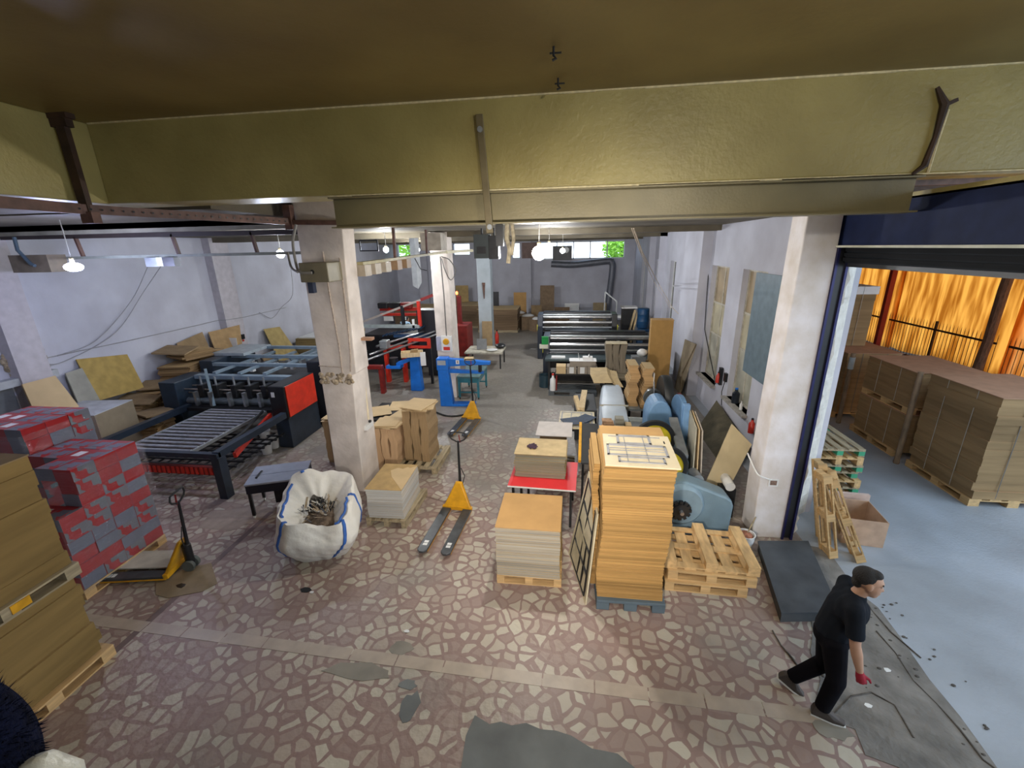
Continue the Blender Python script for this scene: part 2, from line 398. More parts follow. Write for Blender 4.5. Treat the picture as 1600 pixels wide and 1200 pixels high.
panel_wall('wall_right', 0, 7.1, 28.3, 0, HC+.3, RW, 4.0, 4.25, 'Y', white_wall)
struct(MB().box(-11.4, -6, 0, -11.1, 28.3, 6.7).build('wall_left', white_wall))
struct(MB().box(-11.4, -6.2, 0, 8.2, -6, 6.7).build('wall_front', white_wall))
# pilasters on the side walls, in line with the pillars
pil = MB()
for y in (12.55, 19.2): pil.box(-11.1, y, 0, -10.85, y+.75, HC)
pil.box(-11.1, 7.0, 0, -10.85, 7.55, HC)
struct(pil.build('wall_left', mat('pilaster_paint', (0.50, 0.47, 0.50), 0.8, var=0.1)))
pil = MB()
for y, d in ((13.3, 1.9), (19.3, .1), (21.6, .9)): pil.box(3.72, y, 0, 4.0, y+d, HC)
struct(pil.build('wall_right', white_wall))
struct(MB().box(-3.0, 27.7, 0, -2.3, 28, HC).box(-9.6, 27.75, 0, -9.0, 28, HC).build('wall_back', white_wall))

# ------------------------------------------------------------------ ceilings, beams
struct(MB().box(-5.9, -6, 5.96, 8.2, 5.6, 6.2).build('ceiling', ceil_m))
struct(MB().box(-11.4, 5.5, 5.5, 4.3, 7.6, 5.7).build('ceiling', ceil_m))
struct(MB().box(-11.1, 7.42, 4.9, 4.2, 7.5, 5.5).build('ceiling_beam', mat('stained_plaster', (.36, .34, .26), .8, var=.35, scale=2)))
sl = MB().box(-11.4, 7.42, HC, 4.3, 28.3, HC+.3)
sl.box(-11.4, -6, HC+.12, -5.95, 5.6, HC+.42).box(-11.4, 5.6, HC+.10, -4.7, 7.42, HC+.4)
struct(sl.build('ceiling', hallceil))
# joists under the hall ceiling, running across
jb = MB()
for y in (12.7, 19.3, 25.5): jb.box(-11.1, y, HC-.14, 4.0, y+.45, HC)
struct(jb.build('ceiling_beam', hallceil))
bmx = MB()
bmx.box(-5.52, 4.98, 5.1, 8.2, 5.52, 5.96)
struct(bmx.build('ceiling_beam', olive, bevel=0.012))
struct(MB().box(-5.95, -6, 5.1, -5.52, 5.52, 5.96).build('ceiling_beam', olive, bevel=0.012))
# pale seam where the beam meets the ceiling and along its lower edge
seam = mat('pale_plaster_seam', (0.60, 0.52, 0.30), 0.6, var=0.2, scale=20)
rr = random.Random(5)
sm = MB()
x = -5.5
while x < 8:
    wd = rr.uniform(.3, .9); sm.box(x, 4.965, 5.945+rr.uniform(-.003, .003), x+wd, 4.98, 5.96); x += wd
x = -2.7
while x < 7.8:
    wd = rr.uniform(.2, .7); sm.box(x, 4.965, 5.088+rr.uniform(-.005, .005), x+wd, 5.2, 5.1); x += wd
struct(sm.build('trim_11', seam))
# steel I beam under the concrete one
ib = MB()
ib.box(-2.72, 5.12, 4.77, 3.38, 5.135, 5.088).box(-2.72, 5.0, 4.755, 3.38, 5.26, 4.77).box(-2.72, 5.0, 5.07, 3.38, 5.26, 5.085)
o = ib.build('ceiling_beam', olive_steel); struct(o)

# ------------------------------------------------------------------ pillars
def pillar(rings, name, m=pillar_m):
    return struct(MB().loft(rings).build(name, m, bevel=0.015))
def rect(x0, y0, x1, y1, z): return [(x0, y0, z), (x1, y0, z), (x1, y1, z), (x0, y1, z)]
pillar([rect(-4.42, 7.0, -3.87, 7.72, 0), rect(-4.41, 7.0, -3.85, 7.70, 1.2), rect(-4.41, 7.0, -3.80, 7.62, 2.38), rect(-4.40, 7.0, -3.72, 7.52, 2.42), rect(-4.42, 7.0, -3.66, 7.40, 4.1), rect(-4.42, 7.0, -3.60, 7.40, 5.5)], 'pillar')
pillar([rect(-3.95, 12.6, -3.42, 13.25, 0), rect(-3.97, 12.6, -3.46, 13.2, HC)], 'pillar')
greyp = mat('grey_pillar_paint', (0.42, 0.48, 0.52), 0.7, var=0.12, scale=2)
pillar([rect(-4.0, 19.3, -3.42, 19.9, 0), rect(-4.0, 19.3, -3.40, 19.9, HC)], 'pillar', greyp)
pr = mat('door_pillar_paint', (0.72, 0.70, 0.72), 0.7, var=0.06, scale=3, bump=0.3, bscale=14, dirt=(0.60, 0.55, 0.50))
pillar([rect(3.0, 6.3, 3.44, 6.74, 0), rect(2.97, 6.3, 3.44, 6.72, 1.2), rect(3.01, 6.3, 3.43, 6.70, 5.5)], 'pillar', pr)
# rough broken jamb behind the door guide
rj = random.Random(8)
rings = []
for k in range(44):
    z = 4.42*k/43
    j = rj.uniform(-.03, .03) + (0.03*math.sin(k*.7))
    rings.append([(3.5, 6.42, z), (3.68+j, 6.42, z), (3.70+j, 6.75, z), (4.2, 7.12, z), (3.5, 7.12, z)])
struct(MB().loft(rings).build('wall_right', mat('rough_jamb_plaster', (0.66, 0.64, 0.58), 0.85, var=0.12, scale=7, bump=0.9, bscale=12)))
# cracks and debris along the threshold
crk = MB(); q_ = random.Random(21)
for line in (((1372, 985), (1398, 1020), (1430, 1062), (1462, 1100), (1500, 1142), (1540, 1188), (1570, 1215)), ((1340, 925), (1365, 955), (1395, 985), (1440, 1030)), ((1300, 1120), (1330, 1090), (1365, 1080), (1400, 1100), (1430, 1150)), ((1210, 985), (1218, 1010), (1236, 1028), (1262, 1062))):
    pts_ = [PZ(u_+q_.uniform(-4, 4), v_+q_.uniform(-3, 3), .009) for u_, v_ in line]
    crk.tube([tuple(p_) for p_ in pts_], [q_.uniform(.004, .012) for _ in pts_], 5)
for k in range(60):
    p_ = PZ(*random.Random(k).choice([(1380, 960), (1420, 1010), (1470, 1080), (1330, 1060), (1350, 935), (1520, 1150)]), .008); p_ = p_+Vector((q_.gauss(0, .22), q_.gauss(0, .22), 0)); r_ = q_.uniform(.006, .018)
    crk.ell(tuple(p_), (r_*1.4, r_, r_*.6), 7, 4)
struct(crk.build('trim_20', mat('crack_dirt', (.10, .09, .08), .9, var=.5, scale=12)))
# chipped concrete showing on the near pillar
chip = mat('exposed_rubble', (0.36, 0.29, 0.20), 0.95, var=0.6, scale=16, bump=1.0, bscale=20)
rj = random.Random(4)
for nm, (za, zb) in (('pillar', (2.22, 2.40)),):
    cb = MB()
    for k in range(46):
        x = -4.43+rj.random()*.62; z = rj.uniform(za, zb); r = rj.uniform(.02, .045)
        cb.ell((x, 7.0, z), (r*1.3, r*.7, r), 8, 5)
    for k in range(10):
        z = rj.uniform(za, zb); r = rj.uniform(.02, .04); cb.ell((-4.42, 7.0+rj.random()*.3, z), (r*.7, r*1.2, r), 8, 5)
    struct(cb.build('pillar', chip, smooth=True))
gro = MB()
gro.tube([(-4.02, 6.995, 4.5), (-4.0, 6.995, 3.6), (-3.97, 6.995, 2.9), (-3.98, 6.995, 2.4)], .013, 6)
gro.tube([(-3.74, 6.995, 4.4), (-3.75, 6.995, 3.4), (-3.78, 6.995, 2.75), (-3.82, 6.995, 2.45)], .012, 6)
gro.tube([(-4.41, 6.995, 2.55), (-4.0, 6.995, 2.53)], .008, 6)
struct(gro.build('pillar', mat('grey_brown_crack', (0.40, 0.33, 0.27), 0.9, var=0.3, scale=30)))
# ------------------------------------------------------------------ door, windows, fittings of the building
blue_lintel = mat('navy_lintel_paint', (0.010, 0.017, 0.055), 0.6, var=0.2, spec=.12)
o = MB().box(3.46, -6, 4.44, 3.95, 7.1, 4.93).build('wall_right', blue_lintel, bevel=.01); struct(o)
struct(MB().box(3.40, -6, 4.42, 3.50, 6.29, 4.445).build('trim_12', mat('pale_lintel_lip', (0.50, 0.50, 0.40), 0.5)))
struct(MB().box(3.46, -6, 4.90, 3.9, 7.1, 4.96).build('wall_right', olive))
struct(MB().box(3.95, -6, 4.44, 8.2, -5.9, 6.4).build('wall_right', blue_lintel))
sh = thing('roller_shutter', 'dark blue roller shutter curled up under the lintel of the loading door', 'shutter', (3.62, 0, 4.2))
MB().box(-.09, -6, .03, .10, 6.28, .24).build('housing', mat('dark_shutter_paint', (0.010, 0.013, 0.017), 0.6, spec=.1), sh)
sl = MB()
for k in range(3): sl.box(-.12+.005*k, -6, .05+k*.06, -.09, 6.28, .095+k*.06)
sl.build('slats', mat('matt_black_slat', (.008, .009, .011), .7, spec=.1), sh)
MB().box(-.05, -6, -.02, .06, 6.28, .03).build('bottom_bar', blackp, sh)
gd = thing('shutter_guide', 'dark navy steel guide channel of the roller shutter beside the loading door pillar', 'guide rail', (3.46, 6.3, 0))
MB().box(-.03, -.03, 0, .0, .1, 4.44).box(.10, -.03, 0, .13, .1, 4.44).box(-.03, .09, 0, .13, .1, 4.44).build('channel', mat('guide_navy', (0.02, 0.02, 0.09), 0.3, metal=.4), gd)
MB().box(.0, .0, 0.02, .10, .085, 4.44).build('liner', blackp, gd)
# small junction hole and hose on the door pillar
jb_ = thing('junction_box', 'open socket box with loose wires on the white door pillar', 'socket', PY(1208, 754, 6.3))
MB().box(-.07, -.012, -.06, .07, .01, .06).build('frame', plastic_w, jb_)
MB().box(-.045, -.02, -.035, .045, -.012, .04).build('wires', mat('brown_wires', (.20, .13, .10), .8, var=.5, scale=60), jb_)
pts = [PY(1168, 708, 6.55), PY(1180, 735, 6.34), PY(1188, 744, 6.27), PY(1205, 750, 6.27)]
tag(MB().tube(curve(pts), .012, 6).build('conduit', plastic_w), 'thin white bent conduit running to the socket box on the door pillar', 'conduit')

frame_m = mat('old_cream_frame', (0.48, 0.45, 0.37), 0.6, var=.25, scale=8)
glass = glassy('dusty_pane', (0.85, 0.85, 0.8), .15)
amber = mat('yellowed_pane', (0.36, 0.28, 0.17), 0.35, var=.3, scale=2)
whitef = mat('white_window_frame', (0.62, 0.63, 0.62), 0.5, var=.1)
def window(n, y0, y1, z0, z1, x, panes, fm=frame_m, gm=amber, rows=(0, .4, .68, 1)):
    r = bpy.data.objects.new('window_%d' % n, None); C.objects.link(r); struct(r)
    f = MB(); w = .05
    f.box(x, y0, z0, x+.06, y0+w, z1).box(x, y1-w, z0, x+.06, y1, z1)
    for t in rows: f.box(x+.005, y0, z0+(z1-z0-w)*t, x+.055, y1, z0+(z1-z0-w)*t+w)
    for t in panes[1:-1]: f.box(x+.01, y0+(y1-y0)*t-w/2, z0, x+.05, y0+(y1-y0)*t+w/2, z1)
    f.build('frame', fm, r)
    gms = [gm]*(len(rows)-1) if gm is not amber else [mat('pale_pane', (.40, .39, .31), .3, var=.3, scale=2), mat('cream_pane', (.45, .41, .28), .3, var=.3, scale=2), amber]
    for t0_, t1_, g_ in zip(rows, rows[1:], gms): MB().box(x+.025, y0+.02, z0+.02+(z1-z0-.04)*t0_, x+.032, y1-.02, z0+.02+(z1-z0-.04)*t1_).build('pane', g_, r)
    return r
window(1, 9.55, 10.85, .84, 3.93, 4.13, (0, .55, 1))
window(2, 11.75, 13.1, .82, 3.93, 4.13, (0, .5, 1))
darkpane = mat('dark_pane', (0.10, 0.10, 0.09), 0.2)
window(3, 17.4, 18.3, .9, 3.9, 4.13, (0, .5, 1), whitef, darkpane)
window(4, 19.5, 21.1, .9, 3.88, 4.13, (0, .5, 1), whitef, darkpane)
window(5, 23.8, 25.2, .9, 3.9, 4.13, (0, .5, 1), whitef, darkpane)
k = 6
for (x0, x1, z0, z1), n in zip(BW, (1, 1, 1, 5)):
    r = bpy.data.objects.new('window_%d' % k, None); C.objects.link(r); struct(r); k += 1
    f = MB(); w = .06
    f.box(x0, 28.1, z0, x1, 28.16, z0+w).box(x0, 28.1, z1-w, x1, 28.16, z1)
    for j in range(n+1):
        x = x0+(x1-x0)*j/n; f.box(max(x0, x-w/2), 28.1, z0, min(x1, x+w/2), 28.16, z1)
    f.build('frame', whitef, r)
    MB().box(x0, 28.12, z0, x1, 28.126, z1).build('pane', glassy('clear_pane', (.95, .97, 1), .05), r)
# blue-grey board in front of the near window
lb = tag(MB().at((3.955, 8.75, 1.75)).box(0, 0, 0, .03, 1.25, 2.15).build('panel', mat('blue_grey_panel', (0.14, 0.20, 0.24), 0.5)), 'tall blue-grey panel fixed over the near half of the nearest side window', 'panel')
# things on the near sill
def bottle(name, p, r, h, m, label, cat, cap=None):
    t = thing(name, label, cat, p)
    MB().lathe([(r, 0), (r, h*.72), (r*.45, h*.86), (r*.4, h)], n=14).build('body', m, t, smooth=True)
    if cap: MB().lathe([(r*.42, h), (r*.42, h*1.1)], n=10).build('cap', cap, t)
    return t
bottle('jerrycan', (4.03, 10.35, .84), .085, .34, mat('black_can', (.015, .02, .03), .3), 'black jug standing on the sill of the nearest side window', 'jug', bluep)
bottle('spray_can', (4.0, 9.9, .84), .035, .18, plastic_w, 'small white can on the window sill beside the black jug', 'can', plastic_w)
bottle('fire_extinguisher', tuple(PX(1174, 668, 3.95)-Vector((0, 0, .12))), .06, .3, redp, 'small red extinguisher under the nearest side window by the door pillar', 'extinguisher', blackp)
fe = bottle('fire_extinguisher', (3.9, 11.3, 1.05), .05, .26, redp, 'small red bottle hung on the wall between the two nearest side windows', 'extinguisher', blackp)
MB().box(3.92-3.9, -.06, -.05, .09, .06, .4).build('bracket', blackp, fe)
sk = thing('wall_socket', 'black socket with a dangling lead between the two nearest side windows', 'socket', (3.97, 10.98, 1.2))
MB().box(-.03, -.06, -.02, .03, .06, .2).build('body', blackp, sk)
MB().tube([(0, 0, 0), (-.03, .05, -.3), (-.02, -.03, -.65)], .01, 6).build('lead', blackp, sk)
ledge = MB().box(3.88, 9.5, .78, 4.2, 10.9, .84).box(3.88, 11.7, .76, 4.2, 13.15, .82); struct(ledge.build('trim_13', mat('dirty_sill', (.35, .33, .30), .9, var=.3, scale=9)))

# ------------------------------------------------------------------ yard
# low street wall, tarpaulins and steel gate along the far side
tp = bpy.data.materials.new('orange_tarpaulin'); tp.use_nodes = True
n = tp.node_tree.nodes; l = tp.node_tree.links; n.remove(n['Principled BSDF'])
df = n.new('ShaderNodeBsdfDiffuse'); tl = n.new('ShaderNodeBsdfTranslucent'); mx = n.new('ShaderNodeMixShader'); mx.inputs[0].default_value = .9
for q in (df, tl): q.inputs[0].default_value = (0.72, 0.34, 0.09, 1)
nz = n.new('ShaderNodeTexNoise'); tcc = n.new('ShaderNodeTexCoord'); mpp = n.new('ShaderNodeMapping'); mpp.inputs['Scale'].default_value = (1, 4, .5)
l.new(tcc.outputs['Object'], mpp.inputs[0]); l.new(mpp.outputs[0], nz.inputs['Vector']); nz.inputs['Scale'].default_value = 1.4
ra = n.new('ShaderNodeValToRGB'); ra.color_ramp.elements[0].position = .35; ra.color_ramp.elements[0].color = (.60, .31, .085, 1); ra.color_ramp.elements[1].position = .62; ra.color_ramp.elements[1].color = (.92, .58, .22, 1)
l.new(nz.outputs['Fac'], ra.inputs[0]); l.new(ra.outputs[0], tl.inputs[0]); l.new(ra.outputs[0], df.inputs[0])
l.new(df.outputs[0], mx.inputs[1]); l.new(tl.outputs[0], mx.inputs[2]); l.new(mx.outputs[0], n['Material Output'].inputs[0])
def tarp(y0, y1, z0, z1, x, seed, label, m):
    q = random.Random(seed); b = MB(); ny, nz_ = 40, 14; vs = []; fs = []
    fr = [q.uniform(3, 9) for _ in range(4)]; ph = [q.uniform(0, 6) for _ in range(4)]
    for j in range(nz_+1):
        for i in range(ny+1):
            y = y0+(y1-y0)*i/ny; z = z0+(z1-z0)*j/nz_
            dx = sum(.025*math.sin(fr[a]*y+ph[a]+.25*z*(a-1.5)) for a in range(4))*(0.5+.5*j/nz_)
            vs.append((x+dx, y, z+.04*math.sin(y*2+ph[0])))
    for j in range(nz_):
        for i in range(ny):
            a = j*(ny+1)+i; fs.append((a, a+1, a+ny+2, a+ny+1))
    o = b.add(vs, fs).build('tarpaulin', m, smooth=True)
    s = o.modifiers.new('thick', 'SOLIDIFY'); s.thickness = .004
    return tag(o, label, 'tarpaulin', 'orange tarpaulins along the yard gate')
tarp(19.15, 26.8, .28, 5.25, 13.15, 1, 'orange tarpaulin to the left of the red post beyond the yard', tp)
tarp(14.1, 19.5, .28, 5.25, 13.32, 2, 'orange tarpaulin between the red post and the timber post beyond the yard', tp)
tpl = tp.copy(); tpl.name = 'pale_orange_tarpaulin'
for nd in tpl.node_tree.nodes:
    if nd.type == 'VALTORGB': nd.color_ramp.elements[0].color = (.70, .36, .12, 1); nd.color_ramp.elements[1].color = (.98, .66, .34, 1)
tarp(6.5, 14.5, .28, 5.25, 13.15, 3, 'paler orange tarpaulin right of the timber post beyond the yard', tpl)
brownbar = mat('dark_brown_bar', (.05, .022, .012), .6)
def gate(y0, y1, label):
    t = thing('gate', label, 'gate', (12.85, y0, 0)); L = y1-y0
    MB().box(-.02, 0, .27, .02, L, .32).box(-.02, 0, 1.42, .02, L, 1.48).build('rail', brownbar, t)
    b = MB(); kk = int(L/.14)
    for i in range(kk+1):
        y = L*i/kk; b.lathe([(.009, .1), (.009, 1.62), (.001, 1.74)], (0, y, 0), 5)
    b.build('bars', brownbar, t)
    MB().box(-.03, L/2-.03, 0, .03, L/2+.03, 1.75).build('latch_post', brownbar, t)
    return t
gate(19.5, 26.5, 'brown barred gate left of the red post before the orange tarpaulin')
gate(14.5, 19.1, 'brown barred gate between the red post and the timber post')
gate(9.0, 14.1, 'brown barred gate right of the timber post before the paler tarpaulin')
tag(MB().box(12.6, 19.15, 0, 12.78, 19.32, 5.3).build('post', mat('red_post_paint', (.30, .02, .02), .5)), 'dark red steel post before the orange tarpaulin', 'post')
tag(MB().tube([(12.55, 14.55, 0), (12.6, 14.5, 1.5), (12.55, 14.45, 3), (12.6, 14.4, 5.3)], [.13, .12, .13, .12], 9).build('post', mat('old_brown_timber', (.16, .09, .055), .85, var=.4, stretch=(6, 6, 1))), 'rough timber post between the two lighter tarpaulins', 'post')
struct(MB().box(13.6, 4, 0, 13.8, 27, .2).build('wall_street', mat('street_kerb', (.5, .5, .48), .8)))
struct(MB().box(4.25, 27.0, 0, 13.6, 27.2, 5.4).build('wall_yard', mat('yard_wall', (.30, .26, .22), .9, var=.2)))
# corrugated roof over the stacks
cr = MB(); pr_ = []
for i in range(0, 95):
    pr_.append((4.2+i*.1, 5.36+.03*(i % 2)))
poly = pr_ + [(p[0], p[1]+.02) for p in pr_[::-1]]
vs = [(p[0], 7.2, p[1]) for p in pr_]+[(p[0], 27.0, p[1]) for p in pr_]; nn = len(pr_)
o = cr.add(vs, [(i, i+1, nn+i+1, nn+i) for i in range(nn-1)]).build('ceiling_yard', mat('rusty_roof_sheet', (.25, .22, .2), .7, var=.3)); struct(o)
s = o.modifiers.new('thick', 'SOLIDIFY'); s.thickness = .01
rb = MB()
for y in (7.3, 12, 17, 22, 26.9): rb.box(4.2, y, 5.22, 13.4, y+.1, 5.35)
struct(rb.build('trim_14', rust))

# pallets
def make_pallet(L=1.2, W=.8, m=wood, nb=5, label='', group=None, blockm=None, plain=False):
    t = thing('pallet', label, 'pallet', (0, 0, 0), 0, group)
    bm = blockm or m
    if plain:
        b = MB()
        for i in range(nb):
            y = -W/2+(W-.1)*i/(nb-1); b.box(-L/2, y, .122, L/2, y+.1, .144)
        for x in (-L/2, -.07, L/2-.14):
            for y in (-W/2, -.05, W/2-.1): b.box(x, y, .02, x+.14, y+.1, .122)
        for y in (-W/2, -.05, W/2-.1): b.box(-L/2, y, 0, L/2, y+.1, .02)
        b.build('deck', m, t); return t
    for i in range(nb):
        y = -W/2+(W-.11)*i/(nb-1)
        MB().box(-L/2, y, .122, L/2, y+(.11 if i % 2 == 0 else .1), .144).build('deck_board', m, t)
    for x in (-L/2, -.07, L/2-.14): MB().box(x, -W/2, .10, x+.14, W/2, .122).build('cross_board', m, t)
    for x in (-L/2, -.07, L/2-.14):
        for y in (-W/2, -.05, W/2-.1): MB().box(x, y, .02, x+.14, y+.1, .10).build('block', bm if abs(x) > .1 else m, t)
    for y in (-W/2, -.05, W/2-.1): MB().box(-L/2, y, 0, L/2, y+.1, .02).build('skid', m, t)
    return t
gp = make_pallet(1.2, .8, woodold, label='', blockm=greenp)
gw = make_pallet(1.2, .8, woodold, label='')
wp0 = make_pallet(1.2, .8, wood, label='')
ORD = ['bottom', 'second', 'third', 'fourth', 'fifth', 'sixth', 'seventh', 'eighth', 'ninth', 'tenth', 'eleventh', 'twelfth', 'thirteenth', 'fourteenth']
for j in range(7):
    src = gp if j in (1, 3, 4, 6) else wp0
    dup(src, (4.8+rnd.uniform(-.04, .04), 8.12+rnd.uniform(-.03, .03), .146*j), PI/2+rnd.uniform(-.02, .02),
        '%s pallet from the ground in the nearer stack outside the door, %s' % (ORD[j].capitalize(), 'with green end blocks' if src is gp else 'of plain timber'), 'pallets in the nearer yard stack')
for j in range(13):
    src = gp if j in (6, 9, 10, 12) else wp0
    dup(src, (4.78+rnd.uniform(-.05, .05), 9.6+rnd.uniform(-.03, .03), .146*j), PI/2+rnd.uniform(-.02, .02),
        '%s pallet from the ground in the taller yard stack behind, %s' % (ORD[j].capitalize(), 'with green end blocks' if src is gp else 'of plain timber'), 'pallets in the taller yard stack')
# loose pallet frames leaning on the jamb
def runner():
    t = thing('timber_skid', '', 'timber skid')
    MB().box(-.05, -.14, 0, -.03, .14, 1.32).build('board', wood, t) if False else None
    for y in (-.13, .09): MB().box(-.02, y, 0, .0, y+.04, 1.32).build('board', wood, t)
    for y in (-.13, .09): MB().box(.08, y, 0, .10, y+.04, 1.32).build('board', wood, t)
    for z in (0, .6, 1.2): MB().box(0, -.13, z, .08, .13, z+.12).build('block', wood, t)
    return t
rn = runner()
spots = [(3.93, 5.98, 4, -11, 'leaning nearest the door jamb'), (4.02, 6.30, -6, -10, 'second from the door jamb'), (4.30, 5.92, -8, -24, 'leaning farthest out with its foot in the driveway'), (4.38, 6.26, 4, -22, 'behind the outermost leaning skid')]
for i, (x, y, rz_, ry_, s_) in enumerate(spots):
    q = rn if i == 0 else copy_tree(rn)
    q.location = (x, y, 0); q.rotation_euler = (R(-6), R(ry_), R(rz_)); q['label'] = 'narrow ladder-like timber skid %s' % s_; q['group'] = 'timber skids leaning by the loading door'
# open carton
cx = thing('open_carton', 'open empty brown carton on the driveway beside the leaning timber skids', 'carton', (4.62, 6.55, 0), R(-8))
b = MB(); w_, d_, h_ = .56, .62, .44
b.box(-w_/2, -d_/2, 0, w_/2, d_/2, .01).box(-w_/2, -d_/2, .01, -w_/2+.01, d_/2, h_).box(w_/2-.01, -d_/2, .01, w_/2, d_/2, h_).box(-w_/2+.01, -d_/2, .01, w_/2-.01, -d_/2+.01, h_).box(-w_/2+.01, d_/2-.01, .01, w_/2-.01, d_/2, h_)
b.build('box_wall', mat('pinkish_carton', (.55, .38, .27), .85, spec=.2), cx)
tag(MB().at((4.7, 6.95, .0), R(-6)).box(-.3, -.03, 0, .3, .03, .5).build('board', mat('carton_liner', (.6, .45, .38), .8)), 'pale cardboard sheet standing behind the open carton', 'cardboard')

# stacks of boxed board in the yard
def board_stack(x0, y0, x1, y1, z0, z1, n, label, group, m=side_yard, seed=1, top=True, strap=True, jit=.012, pal=True):
    t = thing('cardboard_stack', label, 'cardboard stack', ((x0+x1)/2, (y0+y1)/2, z0), 0, group)
    hx, hy, h = (x1-x0)/2, (y1-y0)/2, z1-z0
    rings_stack(-hx, -hy, hx, hy, 0, h, n, jit, 0, seed).build('sheets', m, t)
    if strap:
        for s_ in (-.35, .35): MB().box(-hx-.016, s_*hy*1.2-.006, .02, -hx-.012, s_*hy*1.2+.006, h).build('strap', mat('pale_strap', (.45, .42, .36), .4), t)
        for s_ in (-.45, .45): MB().box(s_*hx-.006, -hy-.016, .02, s_*hx+.006, -hy-.012, h).build('strap', mat('dark_strap', (.12, .11, .1), .4), t)
    if top: MB().box(-hx-.02, -hy-.02, h, hx+.02, hy+.02, h+.012).build('top_sheet', mat('reddish_top_sheet', (.42, .24, .15), .85, var=.1), t)
    return t
def under(x, y, z, L, W, rz, label, src=wp0, group=None):
    q = dup(src, (x, y, z), rz, label); q.scale = (L/1.2, W/.8, 1)
    if group: q['group'] = group
    return q
under(7.75, 8.3, 0, 1.5, 1.4, PI/2, 'wooden pallet under the large striped yard stack nearest the camera')
s1_ = board_stack(7.06, 7.56, 8.42, 9.02, .146, 2.0, 12, 'large striped stack of brown board in the yard, nearest to the camera', 'board stacks in the yard', seed=2, jit=.018)
MB().box(.0, -.745, 1.45, .5, -.74, 1.72).build('paper_label', mat('cream_label', (.75, .62, .40), .7), s1_)
q = under(7.75, 10.2, 0, 1.5, 1.4, PI/2, 'wooden pallet under the second yard stack')
board_stack(7.1, 9.4, 8.4, 10.9, .146, .98, 8, 'lower tier of the second yard stack between the two bamboo poles', 'board stacks in the yard', seed=3)
under(7.75, 10.15, .995, 1.5, 1.3, PI/2, 'wooden pallet between the two tiers of the second yard stack')
board_stack(7.1, 9.4, 8.4, 10.9, 1.145, 1.9, 8, 'upper tier of the second yard stack between the two bamboo poles', 'board stacks in the yard', seed=4)
under(7.75, 12.5, 0, 1.5, 1.6, PI/2, 'wooden pallet under the third yard stack')
board_stack(7.15, 11.75, 8.4, 13.4, .146, 1.75, 9, 'lower tier of the farthest yard stack', 'board stacks in the yard', seed=5)
s4 = board_stack(7.16, 12.6, 8.02, 13.6, 1.77, 3.33, 9, 'tall dark upper stack with a white band on top, at the yard back', 'board stacks in the yard', seed=6, strap=False)
MB().box(-.46, -.53, 1.38, .47, .53, 1.58).build('white_band', whitepaper, s4)
MB().tube([(.1, -.512, 0), (.1, -.535, 1.6)], .006, 5).build('strap', mat('pale_strap', (.45, .42, .36), .4), s4)
bam = mat('bamboo_bark', (.23, .16, .10), .7, var=.4, scale=3, stretch=(5, 5, 1))
for i, (x, y, h, s_) in enumerate(((6.94, 9.13, 2.0, 'nearer'), (7.02, 11.35, 1.85, 'farther'))):
    b = MB(); prof = []
    for k in range(9):
        z = h*k/8; prof += [(.05, z), (.058, z+.03), (.05, z+.06)] if k < 8 else [(.048, z)]
    o = b.lathe(prof, (x, y, 0), 10).build('bamboo_pole', bam, smooth=True)
    tag(o, '%s bamboo pole standing in the gap between yard stacks' % s_, 'pole')
tag(MB().cyl((7.02, 11.35, 1.45), (7.02, 11.35, 1.75), .062, 12).build('pipe_sleeve', mat('pale_blue_tape', (.45, .52, .56), .5)), 'pale blue sleeve around the top of the farther bamboo pole', 'sleeve')
# plants behind the back windows
leafm = bpy.data.materials.new('sunlit_leaves'); leafm.use_nodes = True
bb = leafm.node_tree.nodes['Principled BSDF']; bb.inputs['Base Color'].default_value = (.42, .75, .06, 1); bb.inputs['Roughness'].default_value = .6
bb.inputs['Subsurface Weight'].default_value = 0
def tree(x, y, z0, r, label, nl=900):
    t = thing('tree', label, 'tree', (x, y, 0)); q = random.Random(int(x*7))
    MB().tube([(0, 0, -.2), (.1, 0, z0), (.05, .1, z0+r)], [.12, .09, .03], 8).build('trunk', mat('tree_bark', (.12, .08, .05), .9), t)
    b = MB()
    for k in range(nl):
        d = Vector((q.gauss(0, 1), q.gauss(0, 1), q.gauss(0, 1))); d.normalize(); p = d*r*q.uniform(.5, 1)+Vector((0, 0, z0+r*.6))
        u_ = Vector((q.uniform(-1, 1), q.uniform(-1, 1), q.uniform(-.6, .6))).normalized(); v_ = u_.orthogonal().normalized()
        s_ = q.uniform(.12, .22)
        b.add([p-u_*s_, p+v_*s_*.5, p+u_*s_, p-v_*s_*.5], [(0, 1, 2, 3)])
    b.build('foliage', leafm, t)
tree(-11.0, 30.0, 3.6, 1.5, 'bright green tree outside the far left high window')
tree(3.3, 30.0, 3.7, 1.1, 'bright green tree outside the right end of the long high window')
struct(MB().box(-20, 28.3, -.2, 30, 60, -.02).build('ground', mat('outside_ground', (.35, .33, .28), .9)))
